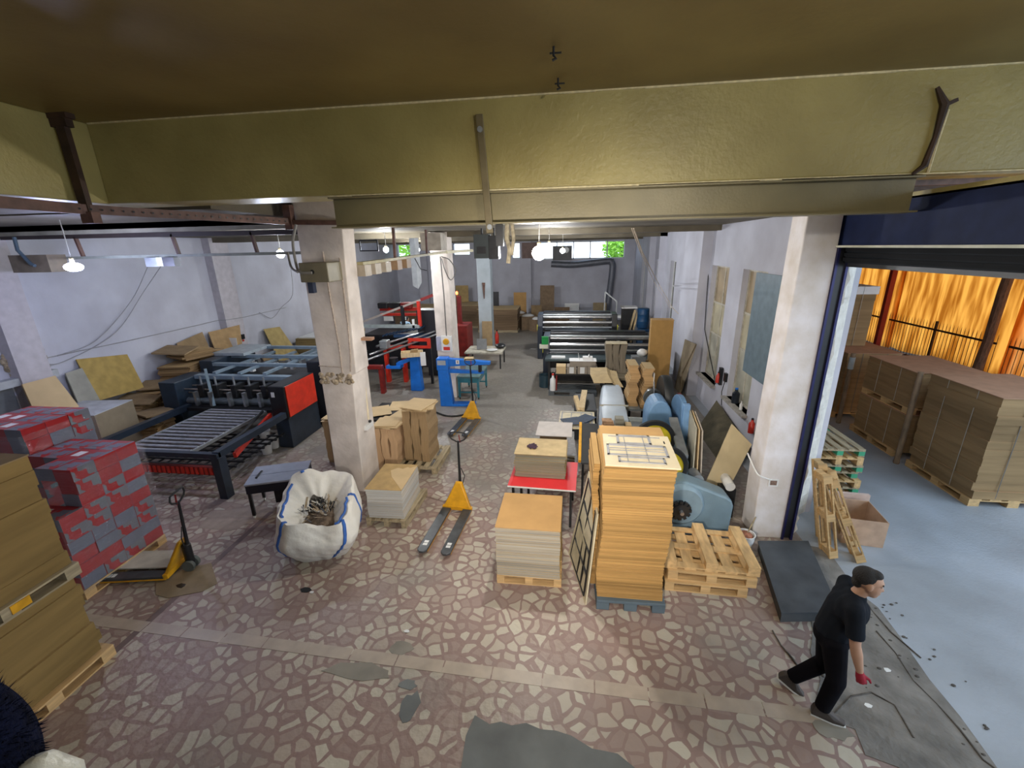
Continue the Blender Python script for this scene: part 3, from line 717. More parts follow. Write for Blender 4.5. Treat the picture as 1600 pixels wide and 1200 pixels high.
# ------------------------------------------------------------------ main stacks near the door
bp_m = mat('blue_grey_plastic', (.10, .14, .17), .5, var=.1)
pp = thing('plastic_pallet', 'blue-grey plastic pallet under the tallest cardboard stack', 'pallet', (.86, 5.2, 0), R(1))
b = MB().box(-.43, -.63, .11, .43, .63, .15)
for x in (-.43, -.08, .27): b.box(x, -.63, 0, x+.16, .63, .035)
b.build('deck', bp_m, pp, bevel=.006)
for x in (-.43, -.08, .27):
    for y in (-.63, -.09, .45): MB().box(x, y, .035, x+.16, y+.18, .11).build('foot', bp_m, pp)
ts = thing('cardboard_stack', 'tallest stack of flat brown cardboard, on the blue-grey plastic pallet', 'cardboard stack', (.86, 5.2, .152))
rings_stack(-.42, -.57, .40, .62, 0, 1.86, 110, .007, .02, 11, lean=(.03, 0)).build('sheets', side_kraft, ts)
rings_stack(-.50, -.35, -.425, .60, 0, 1.8, 60, .006, .014, 12).build('overhanging_sheets', side_kraft, ts)
tag(MB().at((.89, 5.22, 2.022), R(-1)).box(-.42, -.58, 0, .43, .64, .012).build('cardboard_sheet', kraft), 'loose brown sheet lying on top of the tallest stack', 'cardboard')
die = thing('cutting_die', 'pale plywood cutting die with grey rule outlines on top of the tallest stack', 'cutting die', (.92, 5.08, 2.036), R(-2))
MB().box(-.43, -.45, 0, .42, .44, .018).build('board', mat('pale_plywood', (.72, .62, .42), .6, var=.05), die)
gr = MB(); z0, z1 = .018, .028
def pl(pts, w=.018, close=True):
    n_ = len(pts); 
    for i in range(n_ if close else n_-1):
        a_, c_ = pts[i], pts[(i+1) % n_]; x0, x1 = sorted((a_[0], c_[0])); y0, y1 = sorted((a_[1], c_[1]))
        gr.box(x0-w/2, y0-w/2, z0, x1+w/2, y1+w/2, z1)
pl([(-.24, .40), (.16, .40), (.16, .16), (-.24, .16)], .03)
pl([(-.38, .09), (.32, .09), (.32, -.18), (-.38, -.18)], .03)
pl([(-.26, -.24), (.26, -.24), (.26, -.36), (-.26, -.36)], .025)
for x in (-.16, .08): pl([(x, .40), (x, -.36)], .008, False)
for y in (.36, .12, .0, -.06): pl([(-.36, y), (.3, y)], .006, False)
gr.build('cutting_rule', mat('grey_rubber_rule', (.34, .34, .35), .7), die)
MB().box(.335, .20, .018, .35, .27, .021).build('slot', blackp, die)

gp1 = under(-.465, 5.32, 0, .9, .86, 0, 'small pine pallet under the grey board stack nearest the camera')
gs = thing('board_stack', 'knee-high stack of grey board under a brown sheet, nearest the camera in the aisle', 'board stack', (-.465, 5.3, .146), R(-1))
rings_stack(-.44, -.42, .43, .43, 0, .77, 60, .004, .005, 21).build('sheets', side_grey, gs)
tag(MB().at((-.465, 5.3, .918), R(-1)).box(-.445, -.425, 0, .435, .435, .01).build('cardboard_sheet', kraft), 'brown cover sheet on the stack of grey board nearest the camera', 'cardboard')

rt = thing('red_table', 'low table with a bright red top and thin black legs, holding olive-grey board', 'table', (-.35, 6.68, 0), R(-3))
MB().box(-.56, -.47, .73, .56, .5, .75).build('table_top', mat('red_sheet', (.68, .03, .035), .5, var=.05), rt)
MB().box(-.56, -.475, .728, .56, -.468, .752).build('white_edge', whitepaper, rt)
for x in (-.5, -.36, .46):
    for y in (-.4, .42): MB().box(x, y, 0, x+.04, y+.04, .73).build('leg', blackp, rt)
sg = thing('board_stack', 'stack of olive-grey board on the red table', 'board stack', (-.40, 6.83, .752), R(-2))
rings_stack(-.43, -.3, .42, .33, 0, .43, 26, .012, .012, 23).build('sheets', side_green, sg)
tag(MB().at((-.40, 6.83, 1.184), R(-2)).box(-.44, -.31, 0, .43, .34, .008).build('cardboard_sheet', mat('tan_board', (.50, .38, .2), .8)), 'tan cover sheet on the stack standing on the red table', 'cardboard')
gl = thing('work_gloves', 'dark purple work gloves thrown on the stack on the red table', 'gloves', (-.58, 6.8, 1.196), .2)
glm = mat('dark_purple_knit', (.05, .025, .045), .9, bump=.5)
for sx in (-1, 1):
    g = MB().at((0, 0, 0), sx*.5)
    g.ell((0, .02*sx, .022), (.075, .045, .022), 12, 8)
    for k in range(4): g.tube([(.05, -.035+.024*k+.02*sx, .02), (.10+.01*(k % 2), -.045+.03*k+.02*sx, .016)], [.012, .009], 6)
    g.tube([(-.02, .05*sx, .02), (.03, .09*sx, .015)], [.012, .009], 6)
    o = g.build('glove', glm, gl, smooth=True)
# plywood sheet and piles beyond the red table
tag(MB().at((-.22, 8.28, .90), R(-2)).box(-.36, -.37, 0, .36, .37, .014).build('plywood_sheet', mat('whitish_plywood', (.55, .50, .46), .6, var=.08)), 'whitish plywood sheet lying on a low pile behind the red table', 'plywood')
rings_stack(-.5, 7.98, .02, 8.55, .146, .9, 12, .01, 0, 3).build('board_stack', kraft_d)
tag(bpy.data.objects['board_stack.001'] if 'board_stack.001' in bpy.data.objects and not bpy.data.objects['board_stack.001'].children and bpy.data.objects['board_stack.001'].type == 'MESH' else [o for o in bpy.data.objects if o.name.startswith('board_stack') and o.type == 'MESH'][0], 'low brown pile under the whitish plywood sheet', 'board stack')
under(-.24, 8.26, 0, .9, .7, 0, 'weathered pallet under the low pile behind the red table', gw)
# black panel with yellow edge
yb = thing('machine_cover', 'black flat cover with a yellow front edge standing behind the red table', 'cover', (.30, 7.45, 0))
MB().at((0, 0, 0)).add([(-.02, -.55, .85), (.35, -.55, .85), (.35, .65, 1.1), (.02, .65, 1.1), (-.02, -.55, .88), (.35, -.55, .88), (.35, .65, 1.13), (.02, .65, 1.13)], [(0, 3, 2, 1), (4, 5, 6, 7), (0, 1, 5, 4), (1, 2, 6, 5), (2, 3, 7, 6), (3, 0, 4, 7)]).build('panel', mat('black_matte_cover', (.025, .027, .028), .6), yb)
MB().bar((-.04, -.5, .88), (0, .66, 1.13), .05, .05).build('yellow_edge', yellowp, yb)
for x, y in ((0, -.5), (.3, -.5), (.05, .55), (.3, .55)): MB().box(x, y, 0, x+.04, y+.04, .86+.2*(y > 0)).build('leg', blackp, yb)
# second die with dark sheets
d2 = thing('cutting_die', 'cream cutting die lying under dark blue rags behind the plywood sheet', 'cutting die', (.24, 9.05, .80), R(-2))
MB().box(-.38, -.5, 0, .4, .5, .02).build('board', mat('pale_plywood2', (.60, .53, .36), .6), d2)
gr = MB(); z0, z1 = .02, .03
pl([(-.33, .42), (.34, .42), (.34, -.4), (-.33, -.4)], .03)
for x in (-.12, .1): pl([(x, .42), (x, -.4)], .02, False)
gr.build('cutting_rule', mat('grey_rubber_rule', (.34, .34, .35), .7), d2)
dd = MB()
for k, (x, y, r_) in enumerate(((-.1, -.05, .4), (.08, -.1, -.3), (.2, .05, .9), (-.05, -.2, .1))):
    dd.at((.24+x, 9.0+y, .832+.012*k), r_).box(-.22, -.16, 0, .2, .16, .008)
tag(dd.build('cloth_sheets', mat('dark_blue_cloth', (.035, .055, .095), .7, var=.2)), 'dark blue sheets thrown on the cream cutting die', 'sheets')
t = thing('work_stand', 'low dark stand carrying the cream cutting die', 'stand', (.24, 9.05, 0))
MB().box(-.36, -.48, .74, .38, .48, .798).build('top', darksteel, t)
for x in (-.33, .3):
    for y in (-.45, .4): MB().box(x, y, 0, x+.05, y+.05, .74).build('leg', darksteel, t)
# V-shaped timber
v = thing('timber_bracket', 'pale V-shaped timber piece resting on a black box beside the white covered pile', 'timber', (.40, 10.3, .78), R(8))
MB().bar((-.12, -.62, .05), (.12, .35, .16), .14, .10).build('arm', woodpale, v); MB().bar((-.16, -.62, .0), (-.2, -.2, .22), .1, .1).build('arm', woodpale, v)
tag(MB().box(.22, 9.75, 0, .74, 11.0, .78).build('black_bin', mat('black_crate', (.02, .023, .027), .6), bevel=.02), 'black crate beside the white covered pile', 'crate')

# white covered pile with cardboard and boxes on top
wc = thing('covered_pile', 'pile wrapped in pale blue-white sheeting, with a bent cardboard over its far end', 'covered pile', (1.0, 9.5, 0))
b = MB(); rg = []
for z, g_ in ((0, .04), (.3, .02), (.7, .0), (1.05, -.02), (1.16, -.05), (1.19, -.1)):
    q = random.Random(int(z*10)); rg.append([(x*(1.0)+(-g_ if x < 0 else g_)*1+q.uniform(-.012, .012), y+(-g_ if y < 0 else g_), z) for x, y in ((-.30, -1.3), (-.1, -1.32), (.1, -1.3), (.30, -1.28), (.34, -.4), (.38, .4), (.40, 1.1), (.1, 1.15), (-.14, 1.1), (-.2, .4), (-.26, -.4))])
b.loft(rg).build('sheeting', mat('pale_blue_sheeting', (.55, .63, .72), .5, var=.08, scale=2, bump=.2, bscale=5), wc, smooth=True)
MB().box(-.27, -.5, 1.17, .34, -.48, 1.205).build('tape', greyboard, wc)
cb = thing('cardboard_sheet', 'bent tan cardboard sheet lying over the far end of the white covered pile', 'cardboard', (1.02, 11.1, 1.23), R(-3))
b = MB(); vs = []
for i in range(9):
    x = -.40+.09*i
    for y, zz in ((-.62, .0), (.0, .05), (.75, .02)): vs.append((x+(.1 if y < 0 else 0), y-.35*max(0, x-.1), zz+.10*(i/8)**1*(-1 if i > 5 else .6)*.6))
fs = [(3*i+j, 3*i+3+j, 3*i+4+j, 3*i+1+j) for i in range(8) for j in range(2)]
o = b.add(vs, fs).build('sheet', mat('tan_worn_cardboard', (.46, .34, .17), .8, var=.12), cb); s = o.modifiers.new('t', 'SOLIDIFY'); s.thickness = .01
for k, (x0, x1, m_, lb_, z1_) in enumerate(((-.27, -.08, mat('pulp_brown', (.48, .30, .18), .9, var=.35, scale=12), 'torn brown bundle at the left on the near end of the white covered pile', .36), (-.03, .13, greyboard, 'grey board bundle in the middle of the near end of the white covered pile', .42), (.16, .28, kraft_l, 'pale bundle at the right on the near end of the white covered pile', .30))):
    t = thing('paper_bundle', lb_, 'bundle', (1.0+(x0+x1)/2, 8.14, .86), 0, 'bundles at the near end of the covered pile')
    rings_stack(-(x1-x0)/2, -.15, (x1-x0)/2, .03, 0, z1_, 9, .012, .01, 31+k).build('sheets', m_, t)
tag(MB().box(.66, 7.82, .0, 1.36, 8.19, .855).build('board_stack', kraft_d, bevel=.02), 'brown pile at the foot of the near end of the white covered pile', 'board stack')
# two wavy towers of narrow cardboard
for k, (x, y, w2, zt) in enumerate(((1.55, 9.95, .105, 1.88), (1.84, 9.8, .105, 1.86))):
    t = thing('cardboard_tower', ['left', 'right'][k]+' one of the two wavy towers of narrow cardboard beside the blue press', 'cardboard stack', (x, y, .9), 0, 'wavy cardboard towers')
    rings_stack(-w2, -.16, w2, .42, 0, zt-.9, 22, .008, .03, 41+k, wz=5).build('sheets', sheets('narrow_tan_sheets', (.50, .37, .2), (.42, .27, .13), 22, .3), t)
pt = thing('work_bench', 'grey-topped bench under the two wavy cardboard towers', 'bench', (1.7, 9.9, 0))
MB().box(-.3, -.3, .85, .27, .75, .9).build('top', mat('grey_bench_top', (.26, .28, .28), .5), pt)
for x in (-.26, .2):
    for y in (-.28, .65): MB().box(x, y, 0, x+.05, y+.05, .85).build('leg', darksteel, pt)
tag(MB().at((1.95, 9.95, .9), 0, 0, 0).box(0, -.33, 0, .015, .35, .85).build('panel', plastic_w), 'thin white panel standing at the right of the wavy cardboard towers', 'panel')
# metal tray
tr = thing('metal_tray', 'grey metal tray with a raised rim beside the tallest stack', 'tray', (1.42, 8.15, 1.02), R(-4))
MB().box(-.22, -.4, 0, .22, .38, .02).build('base', galv, tr)
MB().box(-.22, -.4, .02, -.19, .38, .1).box(.19, -.4, .02, .22, .3, .1).box(-.19, .35, .02, .14, .38, .1).build('rim', mat('pale_metal_rim', (.45, .48, .47), .4), tr)
t = thing('work_stand', 'dark stand carrying the metal tray', 'stand', (1.42, 8.15, 0))
MB().box(-.2, -.35, .3, .2, .35, 1.015).build('body', darksteel, t)

# old blue press with flywheels
pm = thing('flywheel_press', 'old dusty blue press with flywheel, blue belt guard and motor behind the tallest stack', 'press', (2.0, 8.3, 0))
b = MB(); prof = []
for k in range(13): a_ = PI*k/12*.98; prof.append((.23*math.cos(a_), 1.33+.36*math.sin(a_)))
prof = [(.23, .75)]+prof+[(-.23, .75)]
MB().at((-.22, -.35, 0)).prism_axis(prof, 'Y', 0, .5).build('motor_housing', steelblue, pm, bevel=.03)
MB().box(-.42, -.5, 0, .3, .4, .75).build('body', slate, pm, bevel=.03)
pg = [(-.55, .35)]+[(-.55+.62*math.cos(a_)+.5, 1.15+.58*math.sin(a_)) for a_ in [PI*.62-PI*1.1*k/14 for k in range(15)]]+[(-.3, .35)]
MB().at((.15, -.1, 0)).prism_axis([(p[0], p[1]) for p in pg], 'X', 0, .09).build('belt_guard', steelblue, pm, bevel=.01)
MB().box(.13, -.62, .3, .25, -.52, 1.72).build('guard_post', mat('light_blue_post', (.17, .32, .55), .45), pm, bevel=.01)
MB().lathe([(.05, -.09), (.5, -.09), (.52, -.05), (.52, .05), (.5, .09), (.05, .09)], (.12, .9, 1.3), 36, 'X').build('flywheel', mat('black_cast_iron', (.015, .018, .02), .5), pm, smooth=True)
for y, r_ in ((.2, .15), (.32, .19), (.45, .13), (.6, .2), (.75, .12)): MB().lathe([(.05, -.04), (r_, -.04), (r_, .04), (.05, .04)], (-.18, y, 1.42), 20, 'Y').build('pulley', mat('oily_grey_iron', (.10, .11, .11), .4, metal=.6), pm, smooth=True)
MB().cyl((-.18, .1, 1.42), (-.18, 1.1, 1.42), .05).build('shaft', galv, pm, smooth=True)
MB().cyl((-.18, .5, 1.5), (-.2, .52, 1.8), .015).build('lever', steel, pm)
MB().box(.45, .95, 1.0, .53, 1.2, 1.35).build('red_cover', redd, pm)
# yellow rimmed wheels and second press in front
p2 = thing('die_press', 'slate blue press body with black-rimmed yellow wheels right of the tallest stack', 'press', (1.75, 7.12, 0))
MB().box(-.3, -.48, 0, .27, .62, 1.12).build('body', slate, p2, bevel=.04)
for x, y, z in ((-.12, -.54, 1.05), (-.2, .08, 1.24)):
    MB().lathe([(.28, -.04), (.35, -.04), (.36, -.02), (.36, .02), (.35, .04), (.28, .04), (.28, -.04)], (x, y, z), 36, 'Y').build('wheel_rim', rubber, p2, smooth=True)
    wd_ = MB().lathe([(.02, -.03), (.285, -.03), (.285, .03), (.02, .03)], (x, y, z), 30, 'Y').build('wheel', mat('bright_yellow_wheel', (.78, .60, .02), .4), p2, smooth=True)
    MB().lathe([(.01, -.05), (.06, -.05), (.07, -.03)], (x, y, z), 16, 'Y').build('hub', darksteel, wd_)
MB().at((0.0, 0, 0)).add([(.12, -.38, 1.12), (.27, -.38, 1.12), (.27, .5, 1.45), (.12, .5, 1.45), (.12, -.38, 1.18), (.27, -.38, 1.18), (.27, .5, 1.5), (.12, .5, 1.5)], [(0, 3, 2, 1), (4, 5, 6, 7), (0, 1, 5, 4), (1, 2, 6, 5), (2, 3, 7, 6), (3, 0, 4, 7)]).build('cover_plate', galv, p2)
# machine lying in front: rounded casing with gear
p3 = thing('gear_casing', 'big rounded slate blue machine casing with a black gear, behind the wooden pallets', 'machine', (2.08, 6.35, 0), R(3))
pr3 = [(-.5, 0), (.5, 0), (.54, .12), (.56, .55), (.52, .66), (.44, .72), (.0, .90), (-.2, .97), (-.42, .95), (-.5, .85)]
MB().prism_axis(pr3, 'Y', -.12, .24).build('casing', mat('casing_slate', (.16, .235, .28), .4, var=.1), p3, bevel=.035)
MB().lathe([(.02, -.22), (.30, -.22), (.34, -.18), (.35, -.12)], (-.26, 0, .60), 36, 'Y').build('boss', mat('casing_boss', (.19, .27, .32), .4), p3, smooth=True)
b = MB().lathe([(.02, -.30), (.12, -.30), (.12, -.22), (.02, -.22)], (-.30, 0, .56), 24, 'Y')
for k in range(12):
    a_ = 2*PI*k/12; b.at((-.30, -.26, .56)).bar((.10*math.cos(a_), 0, .10*math.sin(a_)), (.165*math.cos(a_), 0, .165*math.sin(a_)), .05, .05)
b.build('gear', blackp, p3); MB().cyl((-.30, -.36, .56), (-.30, -.2, .56), .03).build('axle', steel, p3)
MB().cyl((.1, .24, .8), (.1, .5, .8), .1, 20).build('flange', galv, p3, smooth=True)
# leaning boards
def lean_board(poly_bottom, poly_top, th, m, name, label, cat='board'):
    a_, b_ = Vector(poly_bottom[0]), Vector(poly_bottom[1]); c_, d_ = Vector(poly_top[1]), Vector(poly_top[0])
    n_ = (b_-a_).cross(d_-a_).normalized()*th
    o = MB().add([a_, b_, c_, d_, a_+n_, b_+n_, c_+n_, d_+n_], [(0, 1, 2, 3), (7, 6, 5, 4), (0, 4, 5, 1), (1, 5, 6, 2), (2, 6, 7, 3), (3, 7, 4, 0)]).build(name, m)
    return tag(o, label, cat)
lean_board([(2.18, 6.85, 0), (2.30, 7.75, 0)], [(2.12, 6.85, 1.62), (2.24, 7.75, 1.62)], .02, mat('dusty_plywood', (.40, .37, .28), .7, var=.1), 'plywood_sheet', 'leftmost of the upright plywood sheets right of the blue press', 'plywood')
lean_board([(2.26, 6.85, 0), (2.38, 7.75, 0)], [(2.17, 6.85, 1.60), (2.29, 7.75, 1.60)], .02, kraft_l, 'plywood_sheet', 'middle one of the upright plywood sheets right of the blue press', 'plywood')
lean_board([(2.34, 6.85, 0), (2.46, 7.75, 0)], [(2.22, 6.85, 1.58), (2.34, 7.75, 1.58)], .02, mat('dusty_plywood_b', (.46, .40, .33), .7), 'plywood_sheet', 'rightmost of the upright plywood sheets right of the blue press', 'plywood')
bg_ = lean_board([tuple(PY(1098, 762, 7.0)), tuple(PY(1128, 782, 6.95))], [tuple(PY(1143, 662, 7.25)), tuple(PY(1174, 694, 7.2))], .02, mat('tan_hardboard', (.52, .43, .26), .7, var=.06), 'hardboard_sheet', 'long tan hardboard leaning beside the door pillar', 'board')
mesh_g = thing('wire_grille', 'small bent metal grille fixed to the wall behind the leaning tan hardboard', 'grille', (3.96, 8.7, .62), R(-92))
for k in range(8): MB().bar((-.28+.08*k, 0, 0), (-.28+.08*k, .03, .28), .02, .01).build('bar', galv, mesh_g)
MB().box(-.3, 0, 0, .3, .015, .03).box(-.3, .02, .26, .3, .035, .29).build('rail', galv, mesh_g)
lean_board([(3.3, 8.6, 0), (3.3, 10.6, 0)], [(3.9, 9.0, .35), (3.9, 11.2, .60)], .03, mat('old_sacking', (.075, .065, .04), .95, var=.4, scale=3, bump=.6, bscale=20), 'sacking', 'old brown sacking slumped against the side wall under the windows', 'sacking')
lean_board([(3.55, 13.4, 0), (3.55, 14.1, 0)], [tuple(PX(1070, 530, 3.67)), tuple(PX(1087, 538, 3.67))], .03, mat('brown_grey_board', (.26, .21, .14), .9), 'cardboard_sheet', 'narrow brown cardboard leaning on the wall left of the far side window', 'cardboard')
rt_ = thing('reel', 'white roll standing in the dark behind the leaning tan hardboard', 'roll', (2.75, 6.75, .0))
MB().cyl((0, 0, .62), (0, .3, .64), .08, 16).build('roll', plastic_w, rt_, smooth=True); MB().box(-.12, .05, 0, .12, .3, .55).build('stand', blackp, rt_)
bk = thing('bucket', 'white bucket with a brown cloth and stick beside the door pillar', 'bucket', (2.78, 6.02, 0))
MB().lathe([(.10, 0), (.13, .24), (.135, .25), (.12, .25), (.095, .02)], n=20).build('pail', plastic_w, bk, smooth=True)
MB().ell((0, 0, .22), (.1, .1, .05)).build('rag', mat('rust_rag', (.30, .12, .07), .9, var=.4, scale=20, bump=.8), bk, smooth=True)
MB().cyl((0, 0, .2), (.12, .05, .52), .01, 6).build('stick', woodold, bk)

# pallets on the floor by the tallest stack
p_a = under(1.92, 5.4, 0, 1.05, .85, R(-2), 'bottom wooden pallet of the loose pile right of the tallest stack')
p_b = under(2.0, 5.42, .146, 1.12, .82, R(-3), 'middle wooden pallet of the loose pile right of the tallest stack')
p_c = dup(wp0, (2.0, 5.5, .146*2+.146), 0, 'top wooden pallet of the loose pile, lying upside down with its skids up', rot=(PI, 0, R(87)))
p_c.scale = (.9/1.2, 1.2/.8, 1); p_c['category'] = 'pallet'

# leaning die
lean_board([(.30, 4.62, 0), (.08, 5.62, .0)], [(.41, 4.72, 1.32), (.34, 5.62, 1.42)], .02, mat('pale_plywood2', (.60, .53, .36), .6), 'cutting_die', 'narrow cutting die leaning against the left side of the tallest stack', 'cutting die')
ld = [o for o in bpy.data.objects if o.name.startswith('cutting_die') and o.type == 'MESH'][-1]
b = MB()
A, B_, Cc, D = Vector((.30, 4.62, 0)), Vector((.08, 5.62, 0)), Vector((.34, 5.62, 1.42)), Vector((.41, 4.72, 1.32))
nn_ = (B_-A).cross(D-A).normalized(); sgn = -1
def lp(s_, t_): return (A*(1-s_)+B_*s_)*(1-t_)+(D*(1-s_)+Cc*s_)*t_
for s0, t0, s1, t1 in ((.1, .04, .1, .96), (.9, .04, .9, .96), (.1, .04, .9, .04), (.1, .96, .9, .96), (.5, .04, .5, .96), (.3, .04, .3, .5), (.1, .5, .9, .5), (.1, .27, .9, .27), (.1, .72, .9, .72)):
    b.bar(lp(s0, t0)-nn_*.006*-sgn*-1, lp(s1, t1)-nn_*.006*-sgn*-1, .03, .022)
b.build('cutting_rule', darksteel, ld)

# steel step / ramp in the door
rp = thing('rubber_mat', 'thick black mat covered step lying by the loading door pillar', 'mat', (0, 0, 0))
ptsr = [PZ(1188, 852, .15), PZ(1168, 872, .15), PZ(1222, 963, .15), PZ(1308, 965, .15), PZ(1262, 846, .15)]
MB().prism([(p.x, p.y) for p in (PZ(1186, 846, .15), PZ(1222, 957, .15), PZ(1312, 955, .15), PZ(1262, 846, .15))], .0, .13).build('step', mat('dark_concrete_step', (.06, .065, .07), .6), rp)
MB().prism([(p.x, p.y) for p in (PZ(1184, 845, .15), PZ(1221, 958, .15), PZ(1313, 956, .15), PZ(1263, 845, .15))], .13, .15).build('mat', mat('dusty_black_rubber', (.05, .058, .068), .55, var=.3, scale=3), rp)
# ------------------------------------------------------------------ aisle: pallet trucks, bag, table, bundles
def pallet_truck(name, label, loc, rz, fork_l=1.15, handle=True, hz=1.28, tilt=.0, load=False, hshape=True):
    """forks point along -y from the pump body"""
    t = thing(name, label, 'pallet truck', loc, rz, None)
    forkm = mat('worn_fork_grey', (.06, .065, .07), .35, metal=.3, var=.3, scale=8)
    for sx in (-1, 1):
        x0, x1 = (sx*.27, sx*.11) if sx < 0 else (.11, .27)
        o = MB(); pts = [(x0, 0), (x1, 0), (x1, -fork_l+.05), ((x0+x1)/2+.03, -fork_l), ((x0+x1)/2-.03, -fork_l), (x0, -fork_l+.05)]
        o.prism(pts, .055, .09); f = o.build('fork', forkm, t, bevel=.006)
        MB().box(x0+.005, -fork_l+.08, .03, x0+.012, 0, .08).box(x1-.012, -fork_l+.08, .03, x1-.005, 0, .08).build('fork_edge', yellowp, f)
        MB().box((x0+x1)/2-.035, -fork_l+.15, .09, (x0+x1)/2+.035, -fork_l+.20, .093).box((x0+x1)/2-.035, -fork_l+.215, .09, (x0+x1)/2+.035, -fork_l+.265, .093).build('roller_label', plastic_w, f)
        MB().cyl(((x0+x1)/2-.03, -fork_l+.22, .035), ((x0+x1)/2+.03, -fork_l+.22, .035), .035, 14).build('roller', rubber, t, smooth=True)
    MB().box(-.27, -.03, .05, .27, .04, .12).build('cross_beam', yellowp, t, bevel=.006)
    # triangular yellow housing
    MB().add([(-.25, -.02, .11), (.25, -.02, .11), (.05, .12, .50), (-.05, .12, .50), (-.25, .03, .11), (.25, .03, .11), (.06, .18, .52), (-.06, .18, .52)],
             [(0, 1, 2, 3), (4, 7, 6, 5), (0, 4, 5, 1), (1, 5, 6, 2), (2, 6, 7, 3), (3, 7, 4, 0)]).build('housing', yellowp, t, bevel=.008)
    MB().lathe([(.05, .1), (.06, .12), (.06, .42), (.03, .45)], (0, .2, 0), 14).build('pump', darksteel, t, smooth=True)
    for sx in (-1, 1): MB().lathe([(.02, -.025), (.085, -.025), (.09, -.015), (.09, .015), (.085, .025), (.02, .025)], (sx*.055, .2, .09), 20, 'X').build('wheel', mat('grey_rubber_wheel', (.09, .10, .09), .7), t, smooth=True)
    h = MB(); top = Vector((0, .25+tilt, hz)); base = Vector((0, .22, .35))
    h.tube([base, base.lerp(top, .5), top], [.028, .022, .018], 10)
    ho = h.build('handle', blackp, t, smooth=True)
    d = (top-base).normalized()
    loop = [(-.02, 0, .0), (-.12, 0, .05), (-.15, 0, .1), (-.13, 0, .17), (-.05, 0, .18), (0, 0, .18), (.05, 0, .18), (.13, 0, .17), (.15, 0, .1), (.12, 0, .05), (.02, 0, 0)]
    MB().tube([tuple(top+Vector((p[0], 0, 0))+d*(p[2]-.02)) for p in loop], .013, 8).build('grip', rubber, ho, smooth=True)
    MB().bar(tuple(top+Vector((.04, .0, -.03))), tuple(top+Vector((.02, 0, .12))), .02, .01).build('lever', redd, ho)
    MB().tube([(.04, .2, .4), (.09, .24, .6), (.03, .24, .75)], .008, 6).build('hose', rubber, t)
    return t
pallet_truck('pallet_truck', 'yellow hand pallet truck with grey forks in the aisle, nearest the camera', (-1.89, 6.52, 0), R(-4), 1.22)
pallet_truck('pallet_truck', 'yellow hand pallet truck in the middle of the aisle, beyond the nearest one', (-2.56, 10.75, 0), R(-6), 1.15, hz=1.55, tilt=-.12)
pallet_truck('pallet_truck', 'yellow hand pallet truck pushed under the red shrink-wrapped stack', (-5.72, 4.68, .0), R(-80), 1.0, hz=1.15, tilt=.02)
tag(MB().at((-6.0, 4.62, .10), R(8)).box(-.62, -.08, 0, .3, .3, .02).build('plank', mat('pale_plank', (.5, .47, .4), .6)), 'pale board between the forks of the truck by the red stack', 'board')

# big bag
bagm = mat('woven_white_polypropylene', (.74, .71, .64), .6, var=.07, scale=3, bump=.4, bscale=11)
bag = thing('bulk_bag', 'big slumped white bulk bag with blue seams, filled with scrap strips, before the near pillar', 'bulk bag', (-3.80, 5.44, 0), 0)
NB = 96; NR = 22
def bag_r(a_, p):
    # rounded square with one corner towards the camera
    c_, s_ = abs(math.cos(a_-BR)), abs(math.sin(a_-BR))
    return 1/((c_**p+s_**p)**(1/p))
BR = R(20)
def rim(a_): return .84+.20*math.sin(a_-.55)+.035*math.sin(3*a_+.6)+.02*math.sin(5*a_+2)
def fold(a_, t):
    p = Vector((math.cos(a_)*2.2, math.sin(a_)*2.2, t*1.6))
    return noise.noise(p*1.3)*.055+noise.noise(Vector((a_*5, t*1.5, 3)))*.028
def bpt(k, t, z, sc, amp=1):
    a_ = 2*PI*k/NB; r_ = .55*sc*bag_r(a_, 4.2)*(1+fold(a_, t)*amp*1.3)
    return (r_*math.cos(a_), r_*math.sin(a_), z)
rg = []
for j in range(NR):
    t = j/(NR-1)
    sc = .70+.40*math.sin(min(1, t*1.5)*PI/2)-.14*max(0, t-.6)/.4
    rg.append([bpt(k, t, max(0, rim(2*PI*k/NB)*t+.012*math.sin(2*PI*k/NB*13+t*30)*(t > .1)), sc) for k in range(NB)])
NO = len(rg)
for sc, dz in ((.90, .035), (.82, .02), (.72, -.03), (.58, -.11), (.44, -.20), (.34, -.28)):
    rg.append([bpt(k, 1.1, rim(2*PI*k/NB)+dz+noise.noise(Vector((k*.22, dz*9, 1)))*.04, sc*(1.0-.06*math.sin(2*PI*k/NB*2+1)), 2) for k in range(NB)])
so_ = MB().loft(rg, cap=False).build('sack', bagm, bag, smooth=True)
def strap_on(k0, dk, j0, j1, name):
    vs = []
    for j in range(j0, j1):
        k = (k0+dk*(j-j0)/max(1, j1-j0))
        p = Vector(rg[j][int(k) % NB]).lerp(Vector(rg[j][(int(k)+1) % NB]), k-int(k)); d = Vector((p.x, p.y, .15 if j < NO else .9)).normalized(); s_ = Vector((-p.y, p.x, 0)).normalized()*.026
        p = p+d*.010; vs += [tuple(p-s_), tuple(p+s_)]
    o = MB().add(vs, [(2*i, 2*i+1, 2*i+3, 2*i+2) for i in range(len(vs)//2-1)]).build(name, mat('blue_webbing', (.03, .12, .42), .6), bag, smooth=True)
    q_ = o.modifiers.new('t', 'SOLIDIFY'); q_.thickness = .012
for k0, dk in ((63, 3), (84, 5), (36, 2), (8, -3)): strap_on(k0, dk, 1, NO+2, 'blue_seam')
for a0, a1 in ((44, 64), (86, 100)):
    MB().tube([tuple(Vector(rg[NO+1][k % NB])+Vector((0, 0, .012))) for k in range(a0, a1)], .02, 6).build('blue_hem', mat('blue_webbing', (.03, .12, .42), .6), bag, smooth=True)
